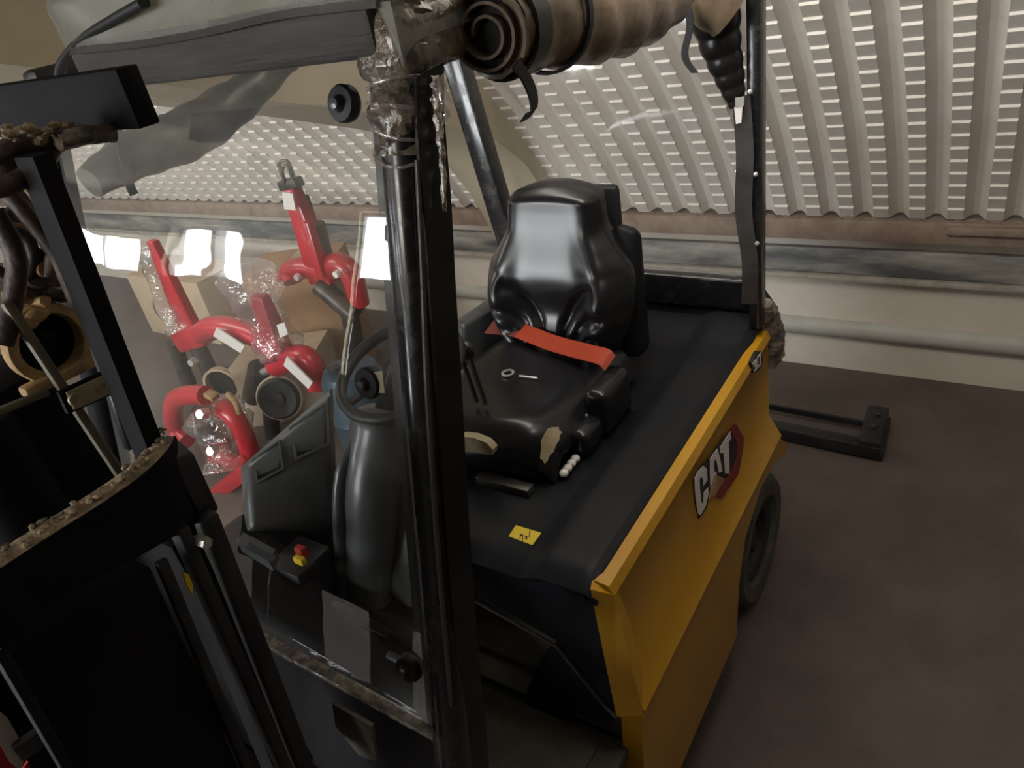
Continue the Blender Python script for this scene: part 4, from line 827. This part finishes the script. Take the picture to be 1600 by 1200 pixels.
# 4: low one in front
Y = 1.72
T4 = thing('pallet_truck', 'low red pallet truck in front with a bent red handle frame and chrome nuts', 'pallet truck', A(330, 800, 1.55), 'red pallet trucks heaped in the far bay')
tube('handle_frame', 'red', T4, [A(322, 618, Y), A(296, 617, Y), A(274, 625, Y), A(270, 650, Y), A(276, 672, Y), A(292, 690, Y - .02)], 0.052, 10, 4)
tube('yoke_arm', 'red', T4, [A(345, 635, Y), A(368, 655, Y), A(385, 690, Y), A(392, 715, Y)], 0.05, 10, 4)
tube('yoke_arm', 'red', T4, [A(392, 712, Y - .02), A(375, 725, Y - .02), A(352, 715, Y - .02), A(340, 690, Y)], 0.045, 10, 4)
bar('body', 'red', T4, A(325, 650, Y + .06), A(352, 735, Y + .06), 0.12, 0.10, 0.015)
bar('fork_root', 'red', T4, A(340, 770, 1.58), A(392, 728, 1.66), 0.08, 0.08, 0.01); bar('fork_root', 'red', T4, A(338, 812, 1.50), A(376, 806, 1.50), 0.10, 0.06, 0.01)
tube('ram', 'bright', T4, [A(306, 645, Y - .03), A(309, 675, Y - .03)], 0.02, 10, 1); tube('pump_cylinder', 'steel', T4, [A(315, 640, Y), A(330, 700, Y)], 0.05, 12, 1)
for px, py in ((318, 646), (334, 704), (340, 793)): lathe('nut', 'bright', T4, A(px, py, Y - 0.11), (0.3, -1, 0.5), [(0, .03), (.025, .03), (.028, 0), (.028, -.02)], 6)
bar('link_plate', 'tanring', T4, A(323, 614, Y), A(338, 622, Y), 0.05, 0.03, 0.008); tube('link_rod', 'tanring', T4, [A(355, 615, Y), A(368, 628, Y), A(374, 645, Y)], 0.016, 8, 3)
film_sleeve('film_sleeve', T4, [A(335, 640, Y), A(352, 680, Y), A(362, 730, 1.66)], lambda t: 0.14 + 0.02 * math.sin(t * 7))
# cartons, wrapped bundles, drum behind
def carton(name, m, label, c, sx, sy, sz, rz):
    E = thing(name, label, 'box', (c.x, c.y, c.z - sz / 2)); E.rotation_euler.z = rz
    Mx = Matrix.Translation(E.location) @ Matrix.Rotation(rz, 4, 'Z'); E.matrix_world = Mx
    def wb(nm, x0, x1, y0, y1, z0, z1, mm, bev=0.004):
        bm = NB(); add_box(bm, x0, x1, y0, y1, z0, z1, bev); bm.transform(Mx); return link(nm, bm, mm, E)
    wb('body', -sx / 2, sx / 2, -sy / 2, sy / 2, 0, sz, m); wb('flap', -sx / 2, -0.002, -sy / 2, sy / 2, sz, sz + 0.004, m, 0); wb('flap', 0.002, sx / 2, -sy / 2, sy / 2, sz, sz + 0.004, m, 0)
    wb('packing_tape', -0.03, 0.03, -sy / 2 - 0.001, sy / 2, sz + 0.004, sz + 0.005, 'cardlight', 0)
    return E
c = A(492, 500, 2.75); carton('carton', 'card', 'brown cardboard carton behind the red pallet trucks', Vector((c.x, c.y, 0.39)), 0.55, 0.4, 0.78, 0.5)
c = A(500, 560, 2.6); carton('carton', 'cardlight', 'pale cardboard carton in front of the brown one', Vector((c.x, 2.35, 0.20)), 0.5, 0.35, 0.40, 0.5)
c = A(310, 480, 3.0); carton('carton', 'cardlight', 'pale low carton against the wall at the left', Vector((c.x, 3.0, 0.25)), 0.9, 0.4, 0.5, 0.0)
DR = thing('drum', 'dark blue plastic drum standing between the forklift and the middle pallet truck', 'drum', (A(542, 566, 1.9).x, 1.9, 0))
d0 = Vector((A(542, 566, 1.9).x, 1.9, 0)); lathe('body', 'blue', DR, d0, (0, 0, 1), [(0, 0), (.13, 0), (.14, .02), (.14, .20), (.147, .22), (.14, .24), (.14, .46), (.147, .48), (.14, .50), (.14, .66), (.12, .71), (0, .71)], 28)
lathe('cap', 'strap', DR, d0 + V(-0.05, -0.04, 0.71), (0, 0, 1), [(.03, 0), (.03, .02), (0, .02)], 14)

# ================================================================== BLACK FORK FRAME ON THE FLOOR
FF = thing('fork_frame', 'black steel fork frame lying on the floor behind the forklift', 'frame', (-0.5, 3.0, 0))
q0 = at(1215, 642, z=0.06); q1 = at(1352, 668, z=0.06)
bar('thin_bar', 'black', FF, (-0.95, 3.055, 0.055), (-0.42, 3.03, 0.055), 0.018, 0.03, 0.004)
bar('wide_bar', 'black', FF, (-0.95, 2.90, 0.045), (-0.34, 2.865, 0.045), 0.065, 0.06, 0.006)
bar('end_block', 'black', FF, (-0.385, 2.84, 0.055), (-0.400, 3.13, 0.055), 0.09, 0.09, 0.01)
bar('end_tab', 'black', FF, (-0.345, 2.84, 0.03), (-0.36, 3.13, 0.03), 0.03, 0.04, 0.005)
for y in (2.95, 3.05): lathe('bolt', 'steel', FF, (-0.39, y, 0.1), (0, 0, 1), [(0.012, 0), (0.012, 0.01), (0, 0.01)], 6)
